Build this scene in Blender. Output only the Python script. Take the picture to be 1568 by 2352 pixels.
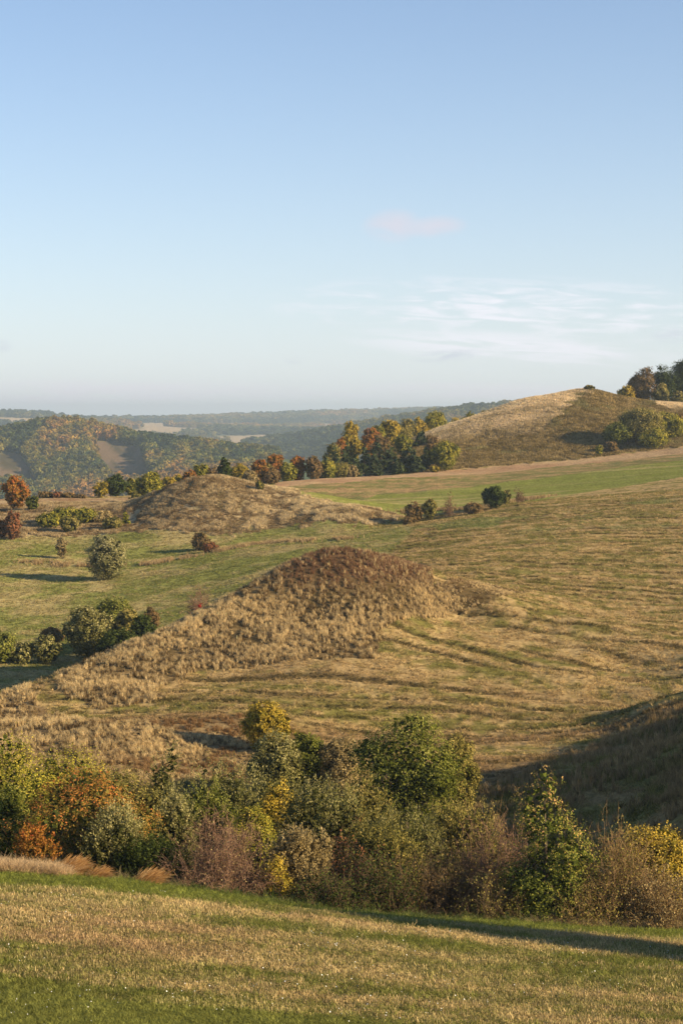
import bpy, math, random
import numpy as np
from mathutils import Vector
R = math.radians
rng = np.random.default_rng(7)
random.seed(7)
for o in list(bpy.data.objects): bpy.data.objects.remove(o)
scene = bpy.context.scene
COL = scene.collection

# ---------------------------------------------------------------- camera
F = 4450.0; PITCH = math.atan(216/4450.0)
cd = bpy.data.cameras.new('camera'); cam = bpy.data.objects.new('camera', cd); COL.objects.link(cam)
cd.sensor_fit = 'VERTICAL'; cd.sensor_height = 22.2; cd.lens = 42.0
cd.clip_start = 0.5; cd.clip_end = 40000
cam.rotation_euler = (math.pi/2 - PITCH, 0, 0)
scene.camera = cam

# ---------------------------------------------------------------- sky and sun
SUN_EL = 20.0; SUN_AZ = 112.0          # azimuth clockwise from the viewing direction (+Y)
world = bpy.data.worlds.new('World'); scene.world = world; world.use_nodes = True
wn = world.node_tree; wn.nodes.clear()
def N(t, kind, **kw):
    n = t.nodes.new(kind)
    for k, v in kw.items(): setattr(n, k, v)
    return n
def math_node(t, op, a, b=None, c=None, clamp=False):
    n = t.nodes.new('ShaderNodeMath'); n.operation = op; n.use_clamp = clamp
    for i, v in enumerate((a, b, c)):
        if v is None: continue
        if isinstance(v, (int, float)): n.inputs[i].default_value = v
        else: t.links.new(v, n.inputs[i])
    return n.outputs[0]
def mixc(t, fac, a, b, mode='MIX'):
    n = t.nodes.new('ShaderNodeMix'); n.data_type = 'RGBA'; n.blend_type = mode
    for s, v in ((n.inputs[0], fac), (n.inputs[6], a), (n.inputs[7], b)):
        if isinstance(v, (int, float)): s.default_value = v
        elif isinstance(v, tuple): s.default_value = v if len(v) == 4 else (*v, 1)
        else: t.links.new(v, s)
    return n.outputs[2]
out = N(wn, 'ShaderNodeOutputWorld'); bg = N(wn, 'ShaderNodeBackground')
sky = N(wn, 'ShaderNodeTexSky', sky_type='NISHITA')
sky.sun_disc = False; sky.sun_elevation = R(SUN_EL); sky.sun_rotation = R(SUN_AZ)
sky.altitude = 200; sky.air_density = 1.0; sky.dust_density = 0.2; sky.ozone_density = 3.0
bg.inputs[1].default_value = 0.082
tc = N(wn, 'ShaderNodeTexCoord'); sep = N(wn, 'ShaderNodeSeparateXYZ'); wn.links.new(tc.outputs['Generated'], sep.inputs[0])
ycl = math_node(wn, 'MAXIMUM', sep.outputs[1], 0.05)
U = math_node(wn, 'DIVIDE', sep.outputs[0], ycl); Vv = math_node(wn, 'DIVIDE', sep.outputs[2], ycl)
def cloud(px, py, wx, wy, sx, sy, lo, hi, amount, color, prev, tilt=0.0, detail=6, seed=0.0):
    """a soft cloud round a sky direction, its edge broken up by stretched noise"""
    u0 = (px-784)/F; v0 = (960-py)/F
    du = math_node(wn, 'SUBTRACT', U, u0); dv0 = math_node(wn, 'SUBTRACT', Vv, v0)
    dv = math_node(wn, 'SUBTRACT', dv0, math_node(wn, 'MULTIPLY', du, tilt))
    a = math_node(wn, 'DIVIDE', du, wx/F); b = math_node(wn, 'DIVIDE', dv, wy/F)
    r2 = math_node(wn, 'ADD', math_node(wn, 'MULTIPLY', a, a), math_node(wn, 'MULTIPLY', b, b))
    m = math_node(wn, 'SUBTRACT', 1.0, r2, clamp=True)
    cx = N(wn, 'ShaderNodeCombineXYZ')
    wn.links.new(math_node(wn, 'MULTIPLY', du, sx), cx.inputs[0]); wn.links.new(math_node(wn, 'MULTIPLY', dv, sy), cx.inputs[1]); cx.inputs[2].default_value = seed
    nz = N(wn, 'ShaderNodeTexNoise'); nz.inputs['Scale'].default_value = 1; nz.inputs['Detail'].default_value = detail
    nz.inputs['Roughness'].default_value = 0.55
    if 'Distortion' in nz.inputs: nz.inputs['Distortion'].default_value = 0.6
    wn.links.new(cx.outputs[0], nz.inputs['Vector'])
    mr = N(wn, 'ShaderNodeMapRange', interpolation_type='SMOOTHSTEP'); mr.inputs[1].default_value = lo; mr.inputs[2].default_value = hi
    wn.links.new(nz.outputs[0], mr.inputs[0])
    front = math_node(wn, 'GREATER_THAN', sep.outputs[1], 0.1)
    f = math_node(wn, 'MULTIPLY', math_node(wn, 'MULTIPLY', m, mr.outputs[0]), amount)
    return mixc(wn, math_node(wn, 'MULTIPLY', f, front), prev, color)
# the clear air tints what the sky texture gives
s = mixc(wn, 1.0, sky.outputs[0], (1.01, 0.99, 1.04), 'MULTIPLY')
# thin autumn haze pales the sky towards the horizon, the same all round
hz = math_node(wn, 'POWER', 2.718, math_node(wn, 'MULTIPLY', math_node(wn, 'MAXIMUM', sep.outputs[2], 0.0), -9.0))
s = mixc(wn, math_node(wn, 'MULTIPLY', hz, 0.72), s, (5.7, 6.1, 6.9))
PC = (4.8, 4.85, 5.5); WH = (6.6, 6.5, 7.0); PK = (6.0, 5.7, 6.2); GR = (4.2, 4.5, 5.2)
s = cloud(900, 522, 75, 42, 40, 70, 0.25, 0.55, 0.95, PC, s, 0.05, seed=1)
s = cloud(1000, 524, 75, 28, 40, 80, 0.25, 0.55, 0.9, PC, s, 0.05, seed=11)
s = cloud(1200, 712, 620, 80, 34, 230, 0.40, 0.68, 0.9, WH, s, -0.03, seed=2)
s = cloud(1180, 800, 420, 42, 24, 240, 0.34, 0.6, 0.85, WH, s, -0.06, seed=3)
s = cloud(1025, 818, 90, 16, 60, 300, 0.36, 0.60, 0.65, GR, s, 0.08, seed=4)
s = cloud(675, 828, 26, 12, 90, 300, 0.3, 0.6, 0.35, GR, s, seed=5)
s = cloud(0, 795, 40, 18, 60, 200, 0.3, 0.6, 0.45, GR, s, seed=6)
s = cloud(1545, 772, 60, 20, 60, 200, 0.35, 0.6, 0.45, GR, s, seed=7)
s = cloud(230, 908, 560, 42, 18, 130, 0.28, 0.58, 0.8, PK, s, seed=8)
s = cloud(1050, 905, 420, 30, 18, 160, 0.3, 0.6, 0.7, PK, s, seed=9)
wn.links.new(s, bg.inputs[0]); wn.links.new(bg.outputs[0], out.inputs[0])

sd = bpy.data.lights.new('sun', 'SUN'); sd.energy = 5.0; sd.angle = R(0.53); sd.color = (1.0, 0.785, 0.475)
so = bpy.data.objects.new('sun', sd); COL.objects.link(so)
sv = Vector((math.sin(R(SUN_AZ))*math.cos(R(SUN_EL)), math.cos(R(SUN_AZ))*math.cos(R(SUN_EL)), math.sin(R(SUN_EL))))
so.rotation_euler = (-sv).to_track_quat('-Z', 'Y').to_euler(); so.location = (60, -20, 60)

vs = scene.view_settings
vs.view_transform = 'Standard'; vs.look = 'None'; vs.gamma = 1; vs.use_curve_mapping = False; vs.exposure = 0.92
scene.render.engine = 'CYCLES'
cy = scene.cycles
cy.max_bounces = 5; cy.diffuse_bounces = 2; cy.glossy_bounces = 1; cy.transmission_bounces = 4; cy.volume_bounces = 0
cy.transparent_max_bounces = 8
cy.use_denoising = True
cy.denoiser = 'OPENIMAGEDENOISE'; cy.denoising_input_passes = 'RGB_ALBEDO_NORMAL'

# ---------------------------------------------------------------- noise and terrain
def _h(ix, iy, s):
    n = (ix.astype(np.int64)*374761393 + iy.astype(np.int64)*668265263 + s*1442695040) & 0x7fffffff
    n = ((n ^ (n >> 13))*1274126177) & 0x7fffffff
    return ((n ^ (n >> 16)) & 0xffff)/65535.0
def vnoise(x, y, s=0):
    ix = np.floor(x); iy = np.floor(y); fx = x-ix; fy = y-iy
    fx = fx*fx*(3-2*fx); fy = fy*fy*(3-2*fy)
    a = _h(ix, iy, s); b = _h(ix+1, iy, s); c = _h(ix, iy+1, s); d = _h(ix+1, iy+1, s)
    return (a*(1-fx)+b*fx)*(1-fy) + (c*(1-fx)+d*fx)*fy
def fbm(x, y, s=0, o=4, g=0.5):
    x = np.asarray(x, float); y = np.asarray(y, float)
    t = 0; a = 1; n = 0
    for i in range(o):
        t = t + a*vnoise(x*2**i + 17.3*i, y*2**i - 9.1*i, s+i); n += a; a *= g
    return t/n
def sstep(a, b, x):
    t = np.clip((x-a)/(b-a), 0, 1); return t*t*(3-2*t)

cp, sp_ = math.cos(PITCH), math.sin(PITCH)
def P(px, py, d):
    """the point seen at a spot of the view, d metres ahead"""
    u = (px-784)/F; v = (1176-py)/F
    dy = cp + v*sp_; dz = -sp_ + v*cp
    return Vector((u*d/dy, d, dz*d/dy))
CTRL = []
def Vp(*t):
    for px, py, d in t:
        p = P(px, py, d); CTRL.append((p.x, p.y, p.z))
def W(*t):
    for px, d, z in t: CTRL.append(((px-784)/F*d, d, z))
for px in (-1500, 0, 784, 1568, 3000):
    k = (px-784)/784*0.5
    W((px, 2, -2.0), (px, 5, -3.6), (px, 20, -9.3-k*.3), (px, 40, -15-k*.6))
W((-1500, 60, -17.5), (3000, 60, -20), (-1500, 88, -19), (3000, 88, -22))
Vp((0,2352,61),(784,2352,64),(1568,2352,66),(0,2180,70),(784,2235,70),(1568,2290,70),(0,2005,86),(784,2100,86),(1568,2145,86),(400,2045,86),(1200,2128,86))
W((0,96,-23),(400,96,-24.5),(784,96,-25.5),(1200,96,-26),(1568,95,-24.8),(-1500,110,-25),(0,110,-27),(784,112,-28.5),(1250,112,-28.5),(0,132,-29.8),(784,134,-30.5),(1200,128,-30),(-1500,150,-29))
Vp((450,1765,163),(450,1657,175),(300,1760,160),(300,1670,172),(580,1760,164),(580,1655,177),(450,1612,194),(250,1650,186),(0,1700,170),(80,1580,205),(0,1600,200),(784,1780,157),(784,1700,176),(1100,1850,146),(1100,1700,176),(1280,1650,188),(1400,1600,200),(900,1560,207))
# the shaded spur on the right
Vp((1568,1890,118),(1568,1800,135),(1350,1850,136),(1350,1760,150),(1568,1700,158),(1568,1620,186))
W((1850,118,-20.5),(1850,145,-21),(1850,175,-23),(1850,200,-25.5),(2150,118,-17.5),(2150,145,-17.5),(2150,180,-20),(2300,230,-22),(3000,140,-13),(3000,250,-19),(1800,96,-23.5),(2200,100,-20.5))
# mown field
Vp((1568,1500,225),(1100,1500,225),(1300,1400,258),(1568,1350,282),(1000,1300,305),(1300,1250,332),(1568,1230,345),(1568,1150,405),(1200,1175,402),(950,1205,395),(1300,1570,206))
# near mound
Vp((0,1598,206),(150,1548,215),(300,1480,228),(400,1440,235),(500,1400,240),(570,1358,246),(640,1312,252),(700,1282,256),(760,1262,258),(820,1266,259),(880,1276,259),(950,1303,258),(1050,1356,252),(1130,1385,248),
   (300,1620,195),(480,1548,214),(650,1527,216),(860,1512,218),(500,1470,228),(700,1400,240),(860,1400,238),(920,1440,234),(1050,1410,246),(640,1450,230))
W((0,225,-33),(150,238,-33),(300,252,-33),(500,266,-31),(640,278,-28),(760,286,-26.3),(900,288,-25),(-600,200,-29),(-1500,200,-28),(-600,240,-34))
# valley meadow
Vp((200,1510,290),(0,1545,270),(700,1262,375),(100,1440,325),(400,1360,350),(0,1350,365),(300,1300,390),(0,1290,395),(600,1262,383),(100,1240,425),(850,1232,385),(-700,1440,325),(-700,1250,420))
# left hill
Vp((310,1190,445),(360,1147,450),(420,1110,454),(455,1096,456),(500,1092,457),(545,1102,456),(600,1118,452),(680,1130,448),(760,1146,445),(850,1166,440),(915,1182,432),
   (310,1222,428),(480,1228,420),(640,1212,424),(850,1208,420),(480,1160,438),(640,1165,438))
W((500,478,-20.5),(400,478,-22),(330,478,-21.5),(600,474,-20),(700,470,-19.8),(850,465,-20.2))
Vp((200,1165,470),(50,1200,450),(0,1172,480),(100,1142,520),(250,1142,520),(-500,1180,480),(330,1138,520))
# strip fields
Vp((800,1166,430),(1100,1166,430),(1568,1095,482),(1568,1060,550),(1100,1112,520),(640,1108,562),(800,1098,580),(1050,1082,600),(1350,1055,612),(1500,1038,618),(1568,1026,622))
# right hill
Vp((980,1000,672),(1040,975,680),(1100,955,688),(1200,918,698),(1280,906,702),(1350,895,702),(1385,903,699),(1425,928,696),(1465,946,690),(1568,934,700),(1350,960,660),(1150,1015,645),(1460,990,650),(1568,985,655),(900,1050,640))
W((1420,760,0),(1470,760,0),(1470,830,-3),(1530,770,2),(1350,790,-2),(1350,1000,-20),(1100,780,-12),(1200,780,-5),(980,760,-22),(1568,800,6),(1568,1100,0),(2200,620,-4),(2200,800,5),(2200,1100,0),(2200,430,-12),(3000,430,-12),(3000,700,0))
W((660,640,-26),(660,900,-70),(250,600,-40),(250,800,-75),(0,600,-40),(-1500,600,-40),(900,900,-50),(900,1200,-90),(250,1300,-115),(-1500,1300,-90),(1350,1500,-60),(784,1700,-125),(200,1900,-120))
# far wooded hill
Vp((100,1130,2300),(-100,1015,2650),(0,1003,2650),(60,988,2650),(150,977,2650),(230,994,2620),(300,1012,2580),(400,1026,2520),(520,1042,2460),(590,1058,2400),(270,1060,2450),(25,1080,2400),(450,1085,2250),(600,1095,2200))
W((150,3100,-70),(400,3000,-100),(0,3050,-60),(-400,2650,0),(600,2800,-115))
# hill over the valley mouth, fields and far ridges
Vp((590,1044,3950),(700,1013,4100),(800,989,4200),(960,959,4300),(740,1030,3800))
W((1200,4300,25),(1600,4300,30),(700,4950,-85),(900,5000,-50),(800,3200,-115),(1300,3000,-80))
Vp((450,1010,5500),(590,1028,5000),(330,978,6500),(220,970,6500),(500,987,6500),(0,953,7200),(100,952,7200),(200,968,7200),(300,971,10000),(450,965,10000),(600,958,10000),(900,949,10000),(1100,944,9500))
W((1500,9500,60),(-800,7000,30),(-800,10000,30),(2500,8000,60),(0,12500,-60),(784,12500,-40),(1568,12500,-40),(0,9000,-20),(784,16000,-150),(0,16000,-150),(1568,16000,-150))
C_ = np.array(CTRL)
def _tl(x, y):
    th = np.arctan2(x, y); r = np.maximum(np.hypot(x, y), 1.5)
    return th, np.log(r)
_ct, _cl = _tl(C_[:, 0], C_[:, 1])
def _k(r): return r*r*np.log(r+1e-9)
_n = len(C_)
_A = np.zeros((_n+3, _n+3))
_D = np.hypot(_ct[:, None]-_ct[None], _cl[:, None]-_cl[None])
_A[:_n, :_n] = _k(_D) + np.eye(_n)*1e-5
_A[:_n, _n] = 1; _A[:_n, _n+1] = _ct; _A[:_n, _n+2] = _cl; _A[_n:, :_n] = _A[:_n, _n:].T
# solve for the slope z/r so near and far weigh alike
_rc = np.exp(_cl)
_sol = np.linalg.solve(_A, np.concatenate([C_[:, 2]/_rc, [0, 0, 0]]))
_gl = np.log(np.array([1.5, 5, 20, 60, 90, 130, 200, 400, 700, 1500, 3000, 7000, 12000, 20000.]))
_gz = np.array([-2, -3.6, -9, -18, -20, -24, -24, -22, -22, -40, -50, -10, -50, -150.])
def base(x, y):
    th, l = _tl(x, y)
    tcp = np.clip(th, -0.34, 0.36)
    z = np.zeros_like(tcp)
    for i in range(0, len(tcp), 60000):
        s_ = slice(i, i+60000)
        D = np.hypot(tcp[s_, None]-_ct[None], l[s_, None]-_cl[None])
        z[s_] = _k(D)@_sol[:_n] + _sol[_n] + _sol[_n+1]*tcp[s_] + _sol[_n+2]*l[s_]
    z = z*np.exp(l)
    g = np.interp(l, _gl, _gz)
    w = sstep(0.42, 0.9, np.abs(th))
    return z*(1-w) + g*w
def T(x, y, fine=True):
    x = np.atleast_1d(np.asarray(x, float)); y = np.atleast_1d(np.asarray(y, float))
    z = base(x, y)
    r = np.hypot(x, y)
    a = np.clip((r-50)/150, 0.12, 1)*np.clip(1+(r-900)/900, 1, 8)
    sc = np.where(r > 1500, 90.0, 14.0)
    z = z + a*((fbm(x/14, y/14, 3, 3)-.5)*0.7)
    sp = sstep(24, 30, x)*sstep(90, 110, y)*(1-sstep(230, 270, y))
    z = z + sp*(fbm(x/17, y/13, 5, 2)-.5)*3.2
    if fine:
        z = z + (fbm(x/1.6, y/1.6, 11, 3)-.5)*np.where(r < 92, 0.13, 0.2)
    return z
def TZ(x, y): return float(T(x, y)[0])
def hit(px, py, dmin=50):
    d = np.exp(np.linspace(math.log(dmin), math.log(13000), 2600))
    p = P(px, py, 1.0)
    t = T(p.x*d, d, False)
    below = np.nonzero(t > p.z*d)[0]
    if len(below) == 0: return P(px, py, 12000)
    i = below[0]
    dd = d[i]
    return Vector((p.x*dd, dd, p.z*dd))

# ---------------------------------------------------------------- land cover polygons in (azimuth, log distance)
def pip(poly, a, b):
    ins = np.zeros(a.shape, bool); n = len(poly)
    for i in range(n):
        x1, y1 = poly[i]; x2, y2 = poly[(i+1) % n]
        c = (y1 > b) != (y2 > b)
        with np.errstate(divide='ignore', invalid='ignore'):
            ins ^= c & (a < (x2-x1)*(b-y1)/(y2-y1+1e-12)+x1)
    return ins
def mkpoly(pts):
    o = []
    for p in pts:
        if len(p) == 2: h = hit(*p); o.append((math.atan2(h.x, h.y), math.log(math.hypot(h.x, h.y))))
        else:
            x = (p[0]-784)/F*p[2]; o.append((math.atan2(x, p[2]), math.log(math.hypot(x, p[2]))))
    return o
X = None
POLY = [
 ('gully_ground', mkpoly([(-3000,X,84),(-300,X,86),(0,X,87.5),(400,X,87.5),(784,X,87.5),(1200,X,87.5),(1568,X,87.5),(4000,X,88),(4000,X,128),(1400,X,138),(1060,1800),(1090,1760),(784,1745),(600,1700),(420,1765),(300,1725),(0,1720),(-3000,X,165)])),
 ('shaded_slope', mkpoly([(1060,X,132),(1100,1830),(1180,1790),(1300,1735),(1420,1690),(1568,1625),(1700,X,195),(3200,X,230),(3200,X,96),(1568,X,96),(1400,X,110),(1150,X,120)])),
 ('bank', mkpoly([(-900,X,186),(0,1600),(66,1574),(72,1600),(116,1640),(260,1665),(420,1655),(590,1648),(700,1690),(784,1745),(600,1800,),(420,1790),(300,X,150),(0,X,150),(-900,X,160)])),
 ('grass_mound', mkpoly([(136,1580),(150,1600),(230,1628),(300,1622),(380,1605),(350,1588),(440,1545),(560,1535),(650,1520),(780,1512),(880,1520),(860,1460),(930,1420),(1050,1410),(1130,1385),(1210,1362),(1130,1345),(990,1350),(985,1300),(900,1275),(850,X,275),(760,X,277),(640,X,270),(500,X,262),(300,X,248),(150,X,232),(130,X,222)])),
 ('valley_meadow', mkpoly([(-2500,X,228),(0,X,226),(125,X,226),(150,X,234),(300,X,250),(500,X,264),(640,X,272),(760,X,280),(900,1262),(960,1215),(850,1205),(640,1214),(480,1230),(300,1222),(80,1232),(0,1240),(-2500,X,430)])),
 ('scrub_slope', mkpoly([(-2500,X,430),(0,1240),(80,1232),(300,1222),(310,1190),(350,X,470),(330,1142),(200,1143),(100,1130),(0,1130),(-2500,X,560)])),
 ('grass_hill', mkpoly([(300,1222),(480,1230),(640,1214),(850,1205),(930,1190),(915,1180),(860,X,470),(700,X,485),(500,X,490),(350,X,480),(310,1190)])),
 ('meadow_strip', mkpoly([(640,1118),(690,1140),(800,1160),(870,X,438),(920,X,430),(1100,1166),(1240,1150),(1400,1122),(1568,1096),(2500,X,482),(2500,X,560),(1568,1056),(1300,1090),(1080,1118),(860,1138),(700,1136)])),
 ('weedy_field', mkpoly([(640,1118),(700,1138),(860,1139),(1080,1119),(1300,1091),(1568,1057),(2500,X,560),(2500,X,600),(1568,1042),(1300,1068),(1050,1090),(800,1108)])),
 ('ploughed_field', mkpoly([(630,1120),(800,1109),(1050,1091),(1300,1069),(1568,1043),(2500,X,600),(2500,X,640),(1568,1026),(1500,1036),(1350,1053),(1050,1080),(800,1096),(640,1104)])),
 ('high_hill', mkpoly([(2500,X,625),(1568,1025),(1500,1035),(1350,1052),(1050,1079),(900,1092),(800,1092),(780,X,700),(980,X,760),(1200,X,790),(1568,X,860),(2500,X,900)])),
 ('far_hills', [(-4, math.log(900)), (4, math.log(900)), (4, 20), (-4, 20)]),
]
CLS = {'stubble_field': 0, 'hillside_field': 1}
for n_, _ in POLY: CLS.setdefault(n_, len(CLS))
CUT1 = mkpoly([(-60,1055),(15,1040),(55,1050),(70,1080),(95,1125),(20,1110),(-60,1128)])
CUT2 = mkpoly([(215,1012),(262,1016),(325,1030),(345,1080),(350,1115),(255,1110),(225,1060)])
HCROWN = mkpoly([(960,1006),(1000,1008),(1090,1000),(1150,990),(1210,975),(1280,957),(1325,935),(1352,908),(1356,X,705),(1350,X,760),(1200,X,760),(1000,X,740),(940,X,700)]) + []
HCROWN2 = mkpoly([(1525,944),(1560,940),(1600,948),(1700,X,690),(1700,X,760),(1500,X,760)])
def classify(x, y, jag=1.0):
    th, l = _tl(x, y)
    j = (fbm(th*260, l*130, 31, 3)-.5)*jag
    th2 = th + j*0.006; l2 = l + (fbm(th*300, l*110, 37, 3)-.5)*0.012*jag
    c = np.where(l < math.log(120), 0, 1)
    for n_, p in POLY:
        if n_ in ('gully_ground', 'ploughed_field', 'weedy_field', 'meadow_strip'): m = pip(p, th+j*.001, l + (l2-l)*0.25)
        else: m = pip(p, th2, l2)
        c[m] = CLS[n_]
    return c
def mixl(a, b, w):
    return np.asarray(a)[None]*(1-w[:, None]) + np.asarray(b)[None]*w[:, None] if np.ndim(a) == 1 else a*(1-w[:, None]) + np.asarray(b)[None]*w[:, None]
_mx, _my = P(700, 1400, 240).x, 240.0
def swath(x, y):
    """a scalar whose level lines run like the mower went: along the slope and round the mound"""
    dx, dy = x-_mx, y-_my
    q = np.sqrt((dx/1.15)**2 + (dy*1.05)**2)
    bump = 24*np.exp(-(q/34)**2)
    return y*1.0 - bump + 0.10*x + (fbm(x/40, y/40, 51, 2)-.5)*12
def mowline(x, y):
    q = swath(x, y)
    ph = q/4.6+(fbm(x/30, y/18, 85, 3)-.5)*2.2
    return sstep(.55, .97, np.cos(2*math.pi*ph))*sstep(.36, .50, fbm(x/38, q/5, 86, 3))
def cover(x, y, c):
    """ground colour from what grows there"""
    n = len(x); col = np.zeros((n, 3))
    tan = (.30, .225, .125); grn = (.125, .15, .045); brn = (.17, .105, .062); red = (.26, .145, .08); pale = (.40, .32, .20)
    r = np.hypot(x, y)
    A = fbm(x/9, y/9, 61, 4); B = fbm(x/2.2, y/2.2, 67, 4); D = fbm(x/45, y/45, 71, 3)
    # stubble field: strips across
    m = c == 0
    s_ = fbm(x/20, (y+0.04*x)/.75, 73, 4, .6); s2 = fbm(x/9, (y+.04*x)/.3, 75, 2)
    k = mixl((.17, .185, .042), (.37, .28, .13), sstep(.46, .54, s_*.5+s2*.3+B*.08+A*.12))
    k = mixl(k, (.31, .22, .11), sstep(.52, .62, fbm(x/8, (y+.04*x)/.55, 77, 3))*.6)
    k = mixl(k, (.12, .14, .032), sstep(.57, .66, fbm(x/11, (y+.04*x)/.45, 78, 3))*.75)
    k = mixl(k, red, sstep(.62, .76, A)*.3)
    edge = np.interp(x, [-20, -13, 0, 16], [80.5, 80, 81.5, 82.5]) + (A-.5)*4
    k = mixl(k, (.20, .235, .042), sstep(-1.2, 1.2, y-edge))
    nr = np.interp(x, [-14, 0, 3.5, 16], [66.0, 64.6, 63.0, 61.0]) + (A-.5)*1.5
    k = mixl(k, (.23, .24, .065), sstep(-.6, .6, nr-y))
    col[m] = k[m]
    # mown hillside field
    m = c == 1
    q = swath(x, y)
    st = fbm(q/2.6, x/70, 79, 3)
    st2 = fbm(q/8.0, x/110, 83, 2)
    C2 = fbm(x/1.1, y/2.2, 87, 2)
    k = mixl((.175, .155, .045), (.385, .275, .125), sstep(.38, .58, st*.3+B*.2+A*.2+C2*.3))
    k = mixl(k, (.22, .135, .07), sstep(.47, .66, st2*.5+D*.3+.2*sstep(250, 190, y))*.65)
    k = mixl(k, (.085, .065, .026), mowline(x, y)*.95)
    k = mixl(k, (.12, .17, .045), sstep(.56, .70, D)*sstep(.45, .6, A)*.6)
    col[m] = k[m]
    m = c == CLS['valley_meadow']
    k = mixl((.185, .19, .052), (.32, .26, .115), sstep(.38, .64, A*.6+B*.4))
    k = mixl(k, (.20, .14, .075), sstep(.60, .74, D)*.5)
    col[m] = k[m]
    m = c == CLS['gully_ground']
    col[m] = mixl((.09, .11, .035), (.16, .12, .06), sstep(.4, .65, A))[m]
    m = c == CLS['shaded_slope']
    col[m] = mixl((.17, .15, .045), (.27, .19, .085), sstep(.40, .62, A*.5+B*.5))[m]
    m = (c == CLS['bank'])
    col[m] = mixl((.15, .10, .05), (.28, .20, .10), sstep(.35, .65, A*.5+B*.5))[m]
    m = c == CLS['grass_mound']
    k = mixl((.10, .07, .03), (.20, .14, .065), sstep(.35, .65, A*.4+B*.6))
    k = mixl(k, (.12, .065, .035), sstep(-22.5, -18.5, base(x, y))*.7)
    col[m] = k[m]
    m = (c == CLS['grass_hill'])
    k = mixl((.18, .15, .07), (.36, .27, .15), sstep(.35, .65, A*.5+B*.5))
    col[m] = k[m]
    m = c == CLS['scrub_slope']
    k = mixl((.22, .14, .08), (.36, .28, .16), sstep(.35, .65, A*.6+B*.4))
    col[m] = k[m]
    m = c == CLS['meadow_strip']
    k = mixl((.18, .195, .045), (.28, .245, .09), sstep(.40, .68, fbm(x/60, (y+.25*x)/7, 91, 3)))
    col[m] = k[m]
    m = c == CLS['weedy_field']
    k = mixl((.15, .15, .05), (.31, .21, .10), sstep(.38, .62, fbm(x/30, (y+.3*x)/3, 93, 3)*.5+B*.5))
    col[m] = k[m]
    m = c == CLS['ploughed_field']
    col[m] = mixl((.33, .205, .115), (.39, .27, .15), sstep(.3, .7, A))[m]
    m = c == CLS['high_hill']
    # bare dry grass on the crown, short brown turf on the flank
    th, l = _tl(x, y)
    w = 0
    for o_ in (-.018, -.010, -.004, .004, .010, .018):
        w = w + (pip(HCROWN2, th+(A-.5)*.02, l+o_*.4) | pip(HCROWN, th+(A-.5)*.022+o_*.3, l+o_+(fbm(x/5, y/5, 95, 3)-.5)*.04))/6.
    w = w*np.clip(.95+(A-.5)*1.6, .45, 1)
    k = mixl((.17, .125, .048), (.27, .20, .085), sstep(.4, .6, B))
    k = mixl(k, (.64, .50, .31), w*(.8+.2*B))
    k = mixl(k, (.17, .18, .07), sstep(.6, .75, A)*.4*(1-w))
    col[m] = k[m]
    m = c == CLS['far_hills']
    th, l = _tl(x, y)
    G = fbm(x/420, y/420, 97, 3)
    k = mixl((.075, .10, .04), (.16, .14, .055), sstep(.4, .6, G))
    cut = pip(CUT1, th, l) | pip(CUT2, th, l)
    k[cut] = mixl((.07,.06,.03), (.165,.115,.07), sstep(.38,.62,fbm((x+.4*y)/14, (y-.4*x)/90, 99, 4, .65)))[cut]
    fld = (r > 5000) & (r < 8200)
    w = fld*sstep(.535, .58, fbm(x/260, y/520, 101, 2))
    k = mixl(k, (.34, .26, .16), w)
    col[m] = k[m]
    return np.clip(col, .02, .9)

# ---------------------------------------------------------------- mesh helpers
def quick_mesh(name, verts, faces, k):
    me = bpy.data.meshes.new(name)
    verts = np.ascontiguousarray(verts, np.float32); faces = np.ascontiguousarray(faces, np.int32)
    me.vertices.add(len(verts)); me.vertices.foreach_set('co', verts.ravel())
    me.loops.add(faces.size); me.loops.foreach_set('vertex_index', faces.ravel())
    nf = len(faces); me.polygons.add(nf)
    me.polygons.foreach_set('loop_start', np.arange(nf, dtype=np.int32)*k)
    me.polygons.foreach_set('loop_total', np.full(nf, k, np.int32))
    me.update(calc_edges=True)
    return me
def add_obj(name, me, mat=None, parent=None, **props):
    o = bpy.data.objects.new(name, me); COL.objects.link(o)
    if mat and me: me.materials.append(mat)
    if parent: o.parent = parent
    for a, b in props.items(): o[a] = b
    return o
def smooth(me): me.polygons.foreach_set('use_smooth', np.ones(len(me.polygons), bool))
def new_mat(name):
    m = bpy.data.materials.new(name); m.use_nodes = True; m.node_tree.nodes.clear()
    return m, m.node_tree
def ramp(t, fac, stops, interp='LINEAR'):
    n = t.nodes.new('ShaderNodeValToRGB'); e = n.color_ramp; e.interpolation = interp
    while len(e.elements) < len(stops): e.elements.new(0.5)
    for i, (p, c) in enumerate(stops):
        e.elements[i].position = p; e.elements[i].color = (*c, 1)
    t.links.new(fac, n.inputs[0]); return n.outputs[0]

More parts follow.
